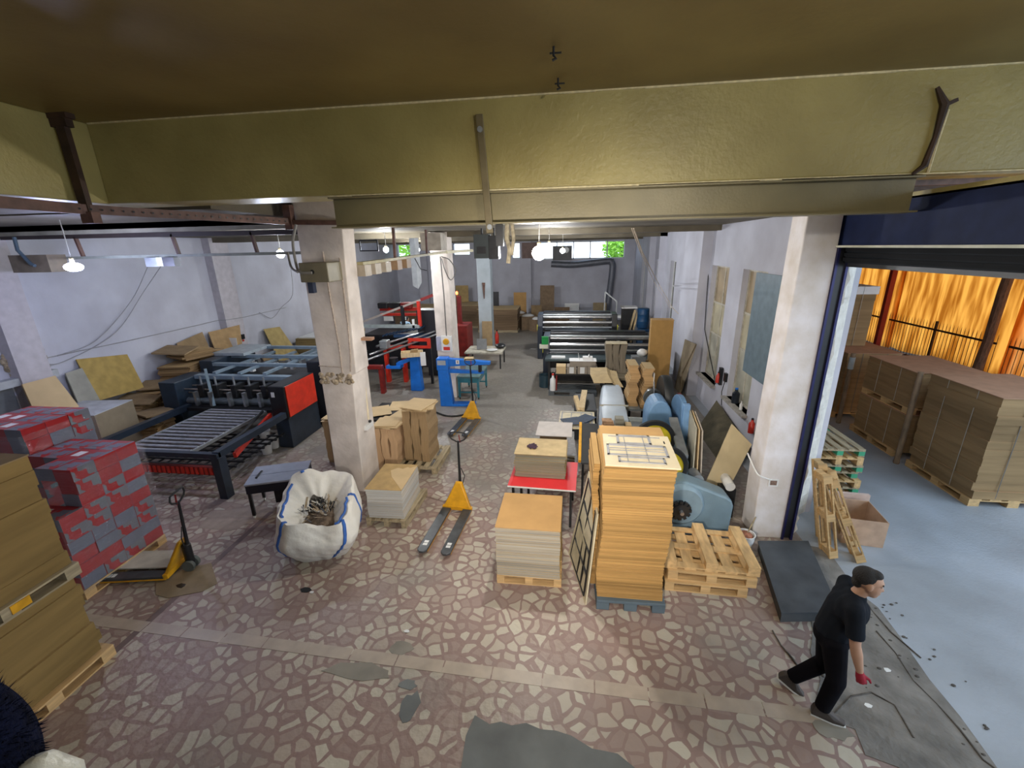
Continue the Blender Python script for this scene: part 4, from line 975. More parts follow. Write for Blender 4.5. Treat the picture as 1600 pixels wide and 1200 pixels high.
MB().ell((-.03, .05, .46), (.34, .32, .15), 20, 8).build('scrap_fill', mat('scrap_brown', (.16, .12, .09), .9, var=.6, scale=14, bump=1, bscale=18), bag, smooth=True)
sb_ = MB(); q = random.Random(33)
for k in range(110):
    x, y = q.gauss(-.05, .13), q.gauss(.05, .12); z = .58+q.uniform(0, .12); a_ = q.uniform(0, 6.28); L = q.uniform(.05, .15)
    sb_.bar((x, y, z), (x+L*math.cos(a_), y+L*math.sin(a_), z+q.uniform(-.02, .14)), q.uniform(.006, .03), .004)
so = sb_.build('scrap_strips', [mat('scrap_tan', (.42, .33, .22), .8), mat('scrap_black', (.03, .03, .035), .6), mat('scrap_white', (.62, .6, .56), .6)], bag)
so['kind'] = 'stuff'
for i, p in enumerate(so.data.polygons): p.material_index = (i//6) % 3

# table with a shiny divided top
ct = thing('slotted_table', 'low black machine table with a shiny two-part blue-white top before the roller machine', 'table', (-5.13, 6.42, 0), R(21))
MB().box(-.5, -.33, .66, .46, -.005, .69).build('top_plate', mat('polished_plate', (.45, .50, .62), .22, metal=.6, var=.08), ct)
MB().box(-.5, .01, .66, .46, .36, .69).build('top_plate', mat('polished_plate', (.45, .50, .62), .22, metal=.6, var=.08), ct)
MB().box(-.49, -.32, .50, .45, .35, .658).build('body', mat('very_dark_blue', (.008, .009, .02), .4), ct)
for x, y in ((-.48, -.31), (-.48, .29), (.40, -.31), (.40, .29)):
    l_ = MB().box(x, y, .06, x+.05, y+.05, .50).build('leg', blackp, ct); MB().lathe([(.005, -.012), (.03, -.012), (.03, .012), (.005, .012)], (x+.025, y+.025, .03), 12, 'X').build('caster', plastic_w, l_)
MB().bar((-.36, -.12, .70), (-.34, .14, .70), .035, .015).build('slide_clamp', blackp, ct)
MB().box(-.1, -.2, .2, .25, .2, .5).build('motor', darksteel, ct)

# grey board on a pallet by the near pillar
under(-2.98, 6.50, 0, 1.05, .72, PI/2+R(-2), 'pine pallet under the grey board stack beside the near pillar', gw)
g2 = thing('board_stack', 'grey-white board stack with a torn brown cover beside the near pillar', 'board stack', (-3.0, 6.44, .146), R(1))
rings_stack(-.32, -.42, .30, .46, 0, .54, 40, .004, .006, 51).build('sheets', sheets('pale_grey_board_sheets', (.50, .34, .15), (.46, .46, .44), 50, .2), g2)
cv = thing('cover_sheet', 'brown cover sheet with torn pale patch on the grey board stack beside the near pillar', 'cardboard', (-3.0, 6.44, .688), R(1))
MB().box(-.33, -.43, 0, .31, .47, .008).build('sheet', mat('cover_kraft', (.42, .28, .11), .8), cv)
MB().prism([(.31, -.42), (.31, .42), (.2, .33), (.15, .36), (.08, .29), (-.02, .32), (-.12, .22), (-.02, .0)], .008, .011).build('torn_patch', kraft_l, cv)

# wavy upright bundles of cardboard
def bundle(loc, rz, w_, d_, h_, n, label, m, seed, toplabel=None):
    t = thing('cardboard_bundle', label, 'cardboard bundle', loc, rz, 'upright cardboard bundles by the near pillar')
    q = random.Random(seed)
    for k in range(n):
        x0 = -w_/2+w_*k/n; x1 = x0+w_/n-.022; rg_ = []
        p1, p2 = q.uniform(0, 6), q.uniform(0, 6)
        for j in range(17):
            z = h_*j/16; dx = .012*math.sin(z*9+p1)+.008*math.sin(z*23+p2); dy = .015*math.sin(z*5+p2)
            rg_.append([(x0+dx, -d_/2+dy, z), (x1+dx, -d_/2+dy+.01, z), (x1+dx, d_/2+dy, z), (x0+dx, d_/2+dy, z)])
        MB().loft(rg_).build('bundle', m, t, smooth=False)
    ts_ = MB()
    for k in range(9):
        ts_.at((q.uniform(-.06, .06), q.uniform(-.07, .07), h_+.004+.007*k), q.uniform(-.25, .25)).prism(blob(0, 0, w_*.62, d_*.6, 8, seed+k, .10) if False else [(-w_*.48, -d_*.48), (w_*.5, -d_*.5), (w_*.52, d_*.46), (-w_*.46, d_*.5)], 0, .006)
    ts_.build('top_sheets', kraft_l, t)
    return t
vert = mat('vertical_kraft_layers', (.30, .205, .11), .9, var=.12, scale=2, stretch=(30, 30, .6), spec=.2)
vert_l = mat('vertical_tan_layers', (.50, .33, .19), .9, var=.10, scale=2, stretch=(30, 30, .6), spec=.2)
bundle((-3.12, 8.38, .146), R(-2), .56, .62, 1.15, 3, 'taller dark brown upright cardboard bundle on a pallet right of the near pillar', vert, 61)
under(-3.1, 8.35, 0, 1.1, .9, PI/2, 'weathered pallet under the taller upright cardboard bundle', gw)
bundle((-3.72, 8.08, .0), R(0), .50, .5, .98, 3, 'shorter tan upright cardboard bundle right behind the near pillar', vert_l, 62)
bundle((-5.02, 8.35, 0), R(2), .42, .5, 1.0, 2, 'dark brown upright cardboard bundle showing left of the near pillar', vert, 63)
fl = [(-4.2, 10.2, .75, .7, .2), (-3.9, 9.5, .7, .6, -.2), (-4.7, 9.7, .6, .7, .5), (-3.7, 10.2, .6, .5, .1)]
t0 = thing('work_stand', 'low stand piled with pale flat cardboard behind the upright bundles', 'stand', (-4.2, 9.8, 0))
MB().box(-.7, -.6, .55, .6, .6, .6).build('top', darksteel, t0)
for x in (-.65, .5):
    for y in (-.55, .5): MB().box(x, y, 0, x+.05, y+.05, .55).build('leg', darksteel, t0)
for k, (x, y, w_, d_, a_) in enumerate(fl):
    tag(MB().at((x, y, .605+.012*k), a_).box(-w_/2, -d_/2, 0, w_/2, d_/2, .009).build('cardboard_sheet', kraft_l), ['far left', 'nearest', 'left', 'rightmost'][k]+' pale flat cardboard on the low stand behind the upright bundles', 'cardboard', 'flat cardboards on the low stand')

# ------------------------------------------------------------------ blue stitching machines
def stitcher(loc, rz, label, sc=1):
    t = thing('stitching_machine', label, 'stitching machine', loc, rz)
    MB().add([(-.18, -.14, 0), (.20, -.14, 0), (.10, -.12, 1.15), (-.20, -.12, 1.15), (-.18, .14, 0), (.20, .14, 0), (.10, .12, 1.15), (-.20, .12, 1.15)], [(0, 1, 2, 3), (4, 7, 6, 5), (0, 4, 5, 1), (1, 5, 6, 2), (2, 6, 7, 3), (3, 7, 4, 0)]).build('column', bluep, t, bevel=.015)
    MB().box(-.16, -.14, 0, .85, .16, .07).build('base', bluep, t, bevel=.01)
    MB().box(-.22, -.15, 1.12, .12, .15, 1.48).build('head', bluep, t, bevel=.02)
    MB().prism_axis([(.10, 1.22), (.10, 1.46), (.6, 1.42), (1.35, 1.36), (1.35, 1.28), (.7, 1.26)], 'Y', -.09, .09).build('upper_arm', bluep, t, bevel=.01)
    MB().prism_axis([(.08, 1.02), (.08, 1.14), (1.15, 1.06), (1.15, 1.0)], 'Y', -.07, .07).build('lower_arm', bluep, t, bevel=.01)
    MB().box(-.19, -.156, 1.28, .06, -.15, 1.42).build('name_plate', mat('dull_plate', (.35, .38, .42), .5), t)
    MB().box(.35, -.097, 1.30, .45, -.09, 1.42).build('warning_label', plastic_w, t)
    MB().box(.39, -.10, 1.33, .41, -.097, 1.39).build('warning_mark', redd, t)
    MB().box(1.0, -.08, 1.05, 1.08, .08, 1.28).build('stitch_head', darksteel, t)
    MB().box(.6, -.13, 1.42, .85, .12, 1.47).build('box_lid', kraft_l, t)
    return t
stitcher((-3.55, 11.95, 0), R(2), 'bright blue long-arm stitching machine beside the middle pillar')
MB_ = tag(MB().tube(curve([(-3.9, 11.4, .025), (-3.3, 11.0, .025), (-2.85, 11.15, .025), (-2.7, 11.7, .025), (-2.95, 11.9, .03)]), .025, 8).build('cable', rubber, smooth=True), 'thick black cable looped on the floor before the bright blue stitching machine', 'cable')
s2_ = thing('stitching_machine', 'smaller blue stitching machine with a wooden tray on top, left of the middle pillar', 'stitching machine', (-4.95, 13.3, 0), R(0))
MB().add([(-.2, -.12, 0), (.2, -.12, 0), (.14, -.12, 1.2), (-.14, -.12, 1.2), (-.2, .12, 0), (.2, .12, 0), (.14, .12, 1.2), (-.14, .12, 1.2)], [(0, 1, 2, 3), (4, 7, 6, 5), (0, 4, 5, 1), (1, 5, 6, 2), (2, 6, 7, 3), (3, 7, 4, 0)]).build('column', bluep, s2_, bevel=.015)
MB().bar((-.1, 0, 1.1), (-.75, -.1, .85), .14, .12).build('arm', bluep, s2_); MB().box(-.95, -.22, .78, -.45, .1, .88).build('table', bluep, s2_, bevel=.01)
MB().lathe([(.02, .88), (.15, .88), (.15, 1.12), (.02, 1.12)], (-.72, -.05, 0), 18).build('wire_reel', darksteel, s2_, smooth=True)
wt = thing('wooden_tray', 'small pale wooden tray holding offcuts on the smaller blue stitching machine', 'tray', (-5.0, 13.2, 1.205), R(20))
MB().box(-.35, -.22, 0, .35, .22, .02).box(-.35, -.22, .02, .35, -.2, .14).box(-.35, .2, .02, .35, .22, .14).box(-.35, -.2, .02, -.33, .2, .14).box(.33, -.2, .02, .35, .2, .14).build('tray', woodpale, wt)
MB().at((.05, 0, .05), .3, .6).box(-.12, -.01, 0, .12, .01, .22).build('offcut', kraft_l, wt)
MB().at((.3, -.2, -.3), 0, 0).box(-.05, -.04, 0, .12, -.03, .45).build('paper_strip', whitepaper, wt)
# red portal frames of the low machine
def red_portal(loc, rz, w_, h_, label, m):
    t = thing('steel_trestle', label, 'machine frame', loc, rz, 'red machine frames left of the middle pillar')
    for x in (-w_/2, w_/2-.12): MB().box(x, -.1, 0, x+.12, .1, h_-.12).build('leg', m, t)
    MB().box(-w_/2, -.1, h_-.12, w_/2, .1, h_).build('crossbar', m, t, bevel=.01)
    return t
red_portal((-6.35, 12.9, 0), R(3), .85, .95, 'dark red low frame behind the near pillar', redd)
red_portal((-6.0, 14.2, .0), R(3), .75, 1.32, 'bright red portal frame behind the smaller blue stitching machine', redp)

tt = thing('teal_table', 'teal steel work table on castors in front of the middle pillar', 'table', (-3.0, 13.1, 0), R(-1))
MB().box(-.34, -.66, .70, .36, .66, .75).build('table_top', mat('teal_top', (.13, .24, .24), .25, metal=.3), tt)
MB().box(-.32, -.64, .55, .34, .64, .70).build('apron', tealp, tt)
for x in (-.32, .28):
    for y in (-.64, .58): 
        l_ = MB().box(x, y, .07, x+.06, y+.06, .55).build('leg', tealp, tt); MB().lathe([(.005, -.012), (.035, -.012), (.035, .012), (.005, .012)], (x+.03, y+.03, .035), 12, 'X').build('caster', rubber, l_)
MB().box(-.3, -.6, .2, .32, -.56, .24).box(-.3, .58, .2, .32, .62, .24).build('stretcher', tealp, tt)

# ------------------------------------------------------------------ roller machine on the left
rm = thing('roller_machine', 'long black and red box gluing machine with a roller infeed table by the left wall', 'gluing machine', (-8, 8, 0))
def L3(p): return (p[0]+8, p[1]-8, p[2])
def rb_(name, x0, y0, z0, x1, y1, z1, m, bevel=0, par=None): return MB().box(x0+8, y0-8, z0, x1+8, y1-8, z1).build(name, m, par or rm, bevel=bevel)
rb_('side_rail', -6.55, 6.55, .84, -6.42, 8.6, .97, navyp); rb_('side_rail', -9.35, 6.55, .84, -9.22, 9.0, .97, navyp)
rb_('front_rail', -9.35, 6.5, .86, -6.42, 6.6, .95, navyp)
rb_('leg', -6.56, 6.5, 0, -6.40, 6.68, .86, navyp); rb_('leg', -9.36, 6.5, 0, -9.2, 6.68, .86, navyp)
rl = rb_('lower_beam', -9.2, 6.52, .50, -6.56, 6.6, .66, redd)
b = MB()
for k in range(26): b.box(-9.15+k*.1+8, 6.505-8, .51, -9.10+k*.1+8, 6.52-8, .65)
b.build('red_slats', redp, rl)
tb = rb_('roller_frame', -8.62, 6.62, .84, -8.57, 9.0, .90, galv); rb_('roller_frame', -7.15, 6.62, .84, -7.10, 8.9, .90, galv)
for k in range(14):
    y = 6.72+k*.165; MB().cyl((-8.57+8, y-8, .88), (-7.15+8, y-8, .88), .036, 14).build('roller', steel, rm, smooth=True)
b = MB()
for k in range(9): b.box(-9.2+8, 6.8+k*.21-8, .40, -6.55+8, 6.84+k*.21-8, .43)
for k in range(12): b.box(-9.1+k*.22+8, 6.7-8, .38, -9.06+k*.22+8, 8.7-8, .40)
b.build('lower_grid', darksteel, rm)
MB().tube([L3((-6.62, 6.8, .88)), L3((-6.75, 7.6, .9)), L3((-7.0, 8.6, .98))], .03, 8).build('curved_guide', blackp, rm, smooth=True)
MB().bar(L3((-6.5, 7.0, .68)), L3((-6.9, 8.7, .86)), .06, .10).build('red_side_rail', redp, rm)
# near portal
h_ = rb_('side_housing', -6.85, 8.7, .75, -6.45, 9.95, 1.56, blackp, .02)
MB().box(-6.449+8, 8.75-8, .80, -6.43+8, 9.9-8, 1.54).build('red_panel', mat('signal_red_panel', (.72, .035, .01), .4), h_)
MB().box(-6.78+8, 8.69-8, 1.30, -6.70+8, 8.70-8, 1.42).build('label', plastic_w, h_)
rb_('lower_cabinet', -6.85, 8.75, 0, -6.5, 10.0, .74, navyp, .01)
h2 = rb_('side_housing', -9.95, 8.95, .0, -9.5, 9.95, 1.52, mat('blue_black_housing', (.02, .035, .055), .4), .02)
rb_('cross_beam', -9.5, 9.55, 1.44, -6.85, 9.72, 1.54, mat('light_blue_grey_beam', (.25, .33, .40), .35, metal=.3))
for z, y in ((1.28, 9.2), (1.16, 9.3), (1.30, 9.45)): MB().cyl(L3((-9.5, y, z)), L3((-6.85, y, z)), .022, 10).build('shaft', mat('coppery_shaft', (.5, .42, .36), .3, metal=.9), rm, smooth=True)
MB().cyl(L3((-9.4, 9.15, 1.0)), L3((-6.9, 9.15, 1.0)), .09, 20).build('feed_drum', mat('grey_drum', (.12, .14, .15), .35, metal=.5), rm, smooth=True)
rb_('feed_bed', -9.45, 8.85, .84, -6.87, 9.1, .92, darksteel)
for x in (-9.0, -8.6, -8.1, -7.7, -7.3):
    c_ = rb_('feeder_carriage', x-.07, 9.12, 1.10, x+.07, 9.46, 1.42, blackp, .01)
    MB().cyl(L3((x, 9.2, 1.42)), L3((x, 9.2, 1.62)), .025, 10).build('spindle', galv, c_)
    MB().box(x-.03+8, 8.92-8, .95, x+.03+8, 9.02-8, 1.3).build('pusher', steel, c_)
MB().bar(L3((-8.55, 8.95, .95)), L3((-8.7, 9.1, 1.85)), .06, .03).build('upright_arm', mat('blue_grey_arm', (.12, .17, .22), .3, metal=.5), rm)
# second portal behind
rb_('rear_housing', -6.75, 10.15, 0, -6.35, 11.9, 1.78, mat('matt_black_cabinet', (.012, .013, .018), .5), .02)
rb_('rear_housing', -10.0, 10.3, 0, -9.6, 12.0, 1.72, mat('blue_black_housing', (.02, .035, .055), .4), .02)
rb_('rear_top_cover', -10.1, 10.9, 1.72, -9.1, 12.1, 1.80, mat('pale_cover', (.42, .48, .52), .4, metal=.3))
for y, z in ((10.3, 1.58), (11.0, 1.64), (11.9, 1.70)): rb_('cross_beam', -9.6, y, z, -6.75, y+.12, z+.08, mat('light_blue_grey_beam', (.25, .33, .40), .35, metal=.3))
for x in (-9.0, -8.3, -7.6): rb_('long_beam', x, 9.6, 1.56, x+.09, 12.0, 1.62, mat('light_blue_grey_beam', (.25, .33, .40), .35, metal=.3))
q = random.Random(6)
for k in range(16):
    x = -9.4+.17*k; y = q.uniform(10.6, 11.7)
    rb_('suction_block', x-.04, y, 1.34, x+.05, y+.12, 1.46, galv if k % 2 else plastic_w)
rb_('bed', -9.6, 10.2, .9, -6.75, 12.4, 1.2, darksteel)
MB().cyl(L3((-7.2, 8.95, .1)), L3((-7.2, 8.95, .0)), .1).build('foot', darksteel, rm)
for k, (x, y, z, s_) in enumerate(((-6.95, 8.42, 0, 'nearest on the floor'), (-7.2, 8.62, 0, 'left on the floor'), (-6.98, 8.72, .0, 'right behind, on the floor'), (-7.03, 8.55, .26, 'stacked on top'))):
    bk = thing('glue_bucket', 'white bucket under the roller machine, %s' % s_, 'bucket', (x, y, z), 0, 'white buckets under the roller machine')
    MB().lathe([(.10, 0), (.125, .24), (.13, .255), (.12, .255), (.12, .23), (.02, .23)], n=20).build('pail', plastic_w, bk, smooth=True)
# ------------------------------------------------------------------ left foreground: cardboard on two pallets
l1 = under(-5.86, 2.68, 0, 1.25, 1.25, PI/2, 'wooden pallet on the floor under the big striped cardboard stack at lower left')
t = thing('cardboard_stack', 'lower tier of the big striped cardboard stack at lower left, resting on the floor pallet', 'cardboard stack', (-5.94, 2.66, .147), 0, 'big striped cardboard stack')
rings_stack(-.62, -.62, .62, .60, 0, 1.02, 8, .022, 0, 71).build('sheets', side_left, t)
l2 = under(-5.90, 2.68, 1.17, 1.25, 1.25, PI/2, 'wooden pallet between the two tiers of the big striped cardboard stack', gw)
MB().box(0, 0, 0, .001, .001, .001)
for ch in l2.children:
    pass
tag(MB().box(-5.30, 2.68, 1.21, -5.265, 2.84, 1.30).build('block_cap', yellowp), 'yellow painted block on the edge of the upper pallet at lower left', 'block')
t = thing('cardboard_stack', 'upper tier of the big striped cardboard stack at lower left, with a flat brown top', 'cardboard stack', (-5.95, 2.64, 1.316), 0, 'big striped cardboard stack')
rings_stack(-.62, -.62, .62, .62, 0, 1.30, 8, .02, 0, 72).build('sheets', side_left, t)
MB().box(-.63, -.63, 1.30, .635, .63, 1.312).build('top_sheet', kraft_d, t)

# ------------------------------------------------------------------ red cartons under film
def pack_mat(name, a, b_, sc):
    M = mat(name, a, .4, var=.05); n = M.node_tree.nodes; l = M.node_tree.links
    p = n['Principled BSDF']; t = n.new('ShaderNodeTexCoord'); v = n.new('ShaderNodeTexVoronoi'); v.inputs['Scale'].default_value = sc; v.distance = 'CHEBYCHEV'
    l.new(t.outputs['Object'], v.inputs['Vector']); s_ = n.new('ShaderNodeSeparateColor'); l.new(v.outputs['Color'], s_.inputs[0])
    g = n.new('ShaderNodeMath'); g.operation = 'GREATER_THAN'; g.inputs[1].default_value = .55; l.new(s_.outputs[0], g.inputs[0])
    m_ = n.new('ShaderNodeMix'); m_.data_type = 'RGBA'; m_.inputs[6].default_value = (*a, 1); m_.inputs[7].default_value = (*b_, 1); l.new(g.outputs[0], m_.inputs['Factor'])
    l.new(m_.outputs[2], p.inputs['Base Color']); return M
redc = (.36, .012, .014)
NTH = ['nearest', 'second', 'third', 'fourth', 'fifth']
pkA = pack_mat('red_and_grey_print', redc, (.15, .155, .18), 8.5)
pkB = mat('plain_red_print', redc, .35, var=.05)
pkC = mat('grey_blue_print', (.14, .15, .20), .35, var=.08)
def carton_mesh(w_, d_, h_, mats_):
    o = MB().box(-w_/2, -d_/2, 0, w_/2, d_/2, h_)
    # raised flap tape and printed diamond on the top
    o.box(-w_*.24, -d_*.24, h_, w_*.24, d_*.24, h_+.002)
    me = bpy.data.meshes.new('carton'); me.from_pydata([tuple(p) for p in o.v], [], o.f)
    for m_ in mats_: me.materials.append(m_)
    for i, p in enumerate(me.polygons): p.material_index = (0 if i in (2,) else 1 if i in (0, 1, 4) else 2 if i in (3, 5) else 3)
    bm = bmesh.new(); bm.from_mesh(me); bmesh.ops.recalc_face_normals(bm, faces=bm.faces); bm.to_mesh(me); bm.free()
    return me
W_, D_, H_ = .272, .30, .183
meA = carton_mesh(W_, D_, H_, [pkB, pkA, pkA, pkC]); meB = carton_mesh(W_, D_, H_, [pkC, pkA, pkB, pkC]); meC = carton_mesh(W_, D_, H_, [pkB, pkB, pkC, whitepaper])
q = random.Random(17); first = True
def cartons(x1, y0, z0, nx, ny, nz, label, group, skip=None):
    for k in range(nz):
        for i in range(nx):
            for j in range(ny):
                if not (i == 0 or j == 0 or k == nz-1): continue
                if skip and skip(i, j, k): continue
                o = bpy.data.objects.new('carton', q.choice((meA, meB, meC))); C.objects.link(o)
                o.location = (x1-W_/2-i*(W_+.004)+q.uniform(-.006, .006), y0+D_/2+j*(D_+.004)+q.uniform(-.006, .006), z0+k*(H_+.002))
                o.rotation_euler.z = q.uniform(-.015, .015)
                tag(o, 'red printed carton of %s, %s layer up, %s leftward, %s back' % (label, ORD[k].replace('bottom', 'lowest') , NTH[i], NTH[j]), 'carton', group)
cartons(-6.48, 4.02, .15, 4, 4, 9, 'the wrapped red stack', 'cartons in the wrapped red stack', skip=lambda i, j, k: (j == 0 and k >= 6) or (j == 1 and k == 8 and i > 1))
for (i, j) in ((0, 1), (1, 1), (2, 1), (3, 1), (0, 0), (1, 0), (2, 0), (3, 0)):
    pass
for i in range(4):
    for (j, kk) in ((0, 5),):
        o = bpy.data.objects.new('carton', meC if i % 2 else meB); C.objects.link(o); o.location = (-6.48-W_/2-i*(W_+.004), 4.02+D_/2, .15+5*(H_+.002)); bpy.data.objects.remove(o)
under(-7.05, 4.62, 0, 1.25, 1.15, PI/2, 'pallet under the wrapped stack of red cartons')
cartons(-7.62, 4.7, .15, 4, 3, 11, 'the taller red pile', 'cartons in the taller red pile')
under(-8.2, 5.15, 0, 1.2, .9, 0, 'pallet under the taller pile of red cartons')
film = bpy.data.materials.new('stretch_film'); film.use_nodes = True
n = film.node_tree.nodes; l = film.node_tree.links; n.remove(n['Principled BSDF'])
tr_ = n.new('ShaderNodeBsdfTransparent'); gl_ = n.new('ShaderNodeBsdfGlossy'); gl_.inputs['Roughness'].default_value = .13; gl_.inputs['Color'].default_value = (.9, .92, 1, 1)
mx = n.new('ShaderNodeMixShader'); mx.inputs[0].default_value = .10
nz = n.new('ShaderNodeTexNoise'); nz.inputs['Scale'].default_value = 6; nz.inputs['Detail'].default_value = 5; nz.inputs['Distortion'].default_value = 1.5
tcc = n.new('ShaderNodeTexCoord'); mpp = n.new('ShaderNodeMapping'); mpp.inputs['Scale'].default_value = (1, 1, 3); mpp.inputs['Rotation'].default_value = (.5, 0, 0)
l.new(tcc.outputs['Object'], mpp.inputs[0]); l.new(mpp.outputs[0], nz.inputs['Vector'])
bp = n.new('ShaderNodeBump'); bp.inputs['Strength'].default_value = 1; bp.inputs['Distance'].default_value = .06; l.new(nz.outputs['Fac'], bp.inputs['Height']); l.new(bp.outputs[0], gl_.inputs['Normal'])
l.new(tr_.outputs[0], mx.inputs[1]); l.new(gl_.outputs[0], mx.inputs[2]); l.new(mx.outputs[0], n['Material Output'].inputs[0])
def wrap(x0, y0, x1, y1, z0, z1, label, seed, front=None):
    q = random.Random(seed); b = MB(); vs = []; nzz = 18; per = []
    N = 64
    for i in range(N):
        s_ = i/N*4; a_ = s_ % 1
        p = ((x0+(x1-x0)*a_, y0), (x1, y0+(y1-y0)*a_), (x1-(x1-x0)*a_, y1), (x0, y1-(y1-y0)*a_))[int(s_)]
        per.append(p)
    cx_, cy_ = (x0+x1)/2, (y0+y1)/2; rgs = []
    for j in range(nzz+1):
        z = z0+(z1-z0)*j/nzz
        rgs.append([(p[0]+(p[0]-cx_)*.02+q.uniform(-.004, .010)*(1 if p[0] > cx_ else -1), p[1]+(p[1]-cy_)*.02+q.uniform(-.004, .010)*(1 if p[1] > cy_ else -1), z) for p in per])
    b.loft(rgs, cap=False); o = b.build('stretch_film', film, smooth=True)
    return tag(o, label, 'film')
wrap(-7.62, 3.98, -6.45, 5.28, .12, 1.30, 'wrinkled clear film around the lower part of the red cartons at left', 3)
wrap(-7.62, 4.30, -6.45, 5.28, 1.32, 1.80, 'clear film around the top of the red carton stack at left', 5)
wrap(-8.75, 4.66, -7.63, 5.66, .12, 2.1, 'clear film around the taller pile of red cartons at far left', 4)

# ------------------------------------------------------------------ left wall heap of cardboard
lean_board([(-10.78, 8.15, 1.30), (-10.78, 9.3, 1.25)], [(-11.05, 8.2, 2.28), (-11.05, 9.35, 2.12)], .02, mat('mustard_board', (.42, .29, .08), .8), 'cardboard_sheet', 'mustard yellow board leaning on the left wall above the heap', 'cardboard')
lean_board([(-10.75, 7.75, 1.2), (-10.75, 8.2, 1.2)], [(-10.98, 7.85, 2.05), (-10.98, 8.2, 2.08)], .03, greyboard, 'cardboard_sheet', 'grey board leaning on the left wall just left of the mustard board', 'cardboard')
lean_board([(-10.4, 6.75, .6), (-10.3, 7.6, .8)], [(-10.75, 6.9, 2.1), (-10.7, 7.45, 2.12)], .05, kraft_l, 'flattened_carton', 'pale flattened carton leaning at the far left by the broken pilaster', 'cardboard')
lean_board([(-10.6, 10.6, 1.0), (-10.6, 11.6, 1.0)], [(-11.0, 10.75, 2.1), (-11.0, 11.7, 2.25)], .02, kraft_d, 'cardboard_sheet', 'brown carton panel leaning on the wall left of the labelled one', 'cardboard')
lp_ = lean_board([(-10.5, 11.65, .7), (-10.5, 12.5, .7)], [(-10.98, 11.9, 2.2), (-10.75, 12.95, 2.25)], .02, mat('mid_carton', (.40, .26, .12), .85), 'flattened_carton', 'tall brown carton panel with a white label leaning beside the wall pilaster', 'cardboard')
MB().bar(PX(362, 528, -10.66), PX(364, 541, -10.66), .32, .01).build('white_label', whitepaper, lp_)
lean_board([(-10.5, 14.4, .2), (-10.5, 15.7, .25)], [(-10.98, 14.35, 1.85), (-10.98, 15.25, 1.78)], .02, mat('yellowish_board', (.44, .33, .13), .85), 'cardboard_sheet', 'yellowish board leaning on the left wall beyond the pilaster', 'cardboard')
lean_board([(-10.6, 13.9, .2), (-10.6, 14.5, .2)], [(-10.98, 13.9, 1.0), (-10.98, 14.5, 1.0)], .02, kraft_d, 'cardboard_sheet', 'small dark board leaning at the foot of the yellowish one', 'cardboard')
hb = thing('big_carton', 'big grey-brown carton with a pale lid standing on the floor behind the red cartons', 'carton', (-10.15, 7.45, 0), R(8))
MB().box(-.55, -.45, 0, .55, .50, 1.40).build('body', mat('grey_brown_carton', (.25, .20, .13), .9, var=.08), hb)
MB().box(-.55, -.45, 1.40, .55, .50, 1.415).build('pale_lid', mat('bluish_white_lid', (.48, .50, .53), .6), hb)
heap = [(-10.6, 8.85, .0, .62, .5, 1.0), (-9.85, 8.6, 0, .62, .42, .78), (-9.8, 8.12, 0, .8, .35, .72), (-10.6, 9.55, 0, .66, .72, 1.15), (-10.54, 10.7, 0, .80, 1.3, 1.2), (-10.66, 11.15, 1.22, .7, .7, .5), (-10.52, 10.3, 1.22, .8, .75, .42), (-10.5, 10.65, 1.74, .75, .8, .2)]
for i, (x, y, z, w_, d_, h_) in enumerate(heap):
    t = thing('cardboard_pile', ['low pile of flattened cartons nearest the big grey-brown carton by the left wall', 'pile of flattened cartons just left of the roller machine', 'pile of flattened cartons closest to the red cartons', 'pile of flattened cartons under the mustard board, against the wall', 'base of the tallest heap of flattened cartons by the left wall', 'right upper part of the tallest heap by the left wall', 'left upper part of the tallest heap by the left wall', 'topmost loose cartons of the tallest heap by the left wall'][i], 'cardboard pile', (x, y, z), R([8, -12, 20, 3, 5, -9, 12, -18][i]), 'flattened cartons heaped by the left wall')
    rings_stack(-w_/2, -d_/2, w_/2, d_/2, 0, h_, max(4, int(h_/.045)), .04, .03, 80+i).build('cartons', side_brown, t)
for i, (x, y, z, a_, tl) in enumerate(((-10.55, 8.9, 1.08, .3, .1), (-9.85, 8.6, .87, -.4, -.08), (-9.8, 8.1, .80, .8, .06), (-10.6, 10.3, 2.0, .2, .12), (-10.6, 11.2, 1.80, -.3, -.1), (-10.6, 9.6, 1.24, .5, .1))):
    o = MB().at((x, y, z), a_, tl, tl*.6).box(-.42, -.33, 0, .42, .33, .035).build('flattened_carton', kraft_d)
    tag(o, 'tilted flattened carton on the left wall heap, %s' % ['beside the big grey-brown carton', 'just left of the roller machine', 'lowest, behind the red cartons', 'on the left upper tier', 'on the right upper tier', 'under the mustard board'][i], 'carton')
# broken patch and pipe on the left wall
rbp = MB(); q = random.Random(2)
for k in range(60):
    r_ = q.uniform(.04, .1); rbp.ell((-11.07, q.uniform(7.0, 7.65), q.uniform(2.25, 2.65)), (r_*.6, r_, r_), 8, 5)
struct(rbp.build('wall_left', chip, smooth=True))
struct(MB().box(-11.1, 5.5, 2.05, -10.9, 7.7, 2.2).build('wall_left', mat('pale_sill', (.42, .44, .46), .7)))
struct(MB().box(-11.1, 5.0, 0, -10.98, 6.9, 2.05).build('wall_left', mat('grey_dado', (.13, .14, .15), .7)))
wc_ = MB(); wc_.tube([(-11.08, 7.7, 2.45), (-11.08, 9.5, 2.44), (-11.07, 11.5, 2.46), (-11.07, 12.5, 2.48), (-10.84, 12.55, 2.48), (-10.84, 13.3, 2.45), (-11.08, 13.32, 2.4), (-11.08, 16, 2.42)], .012, 5)
tag(wc_.build('wall_cable', mat('grey_cable', (.35, .35, .37), .6)), 'long grey cable clipped along the left wall above the cardboard', 'cable')
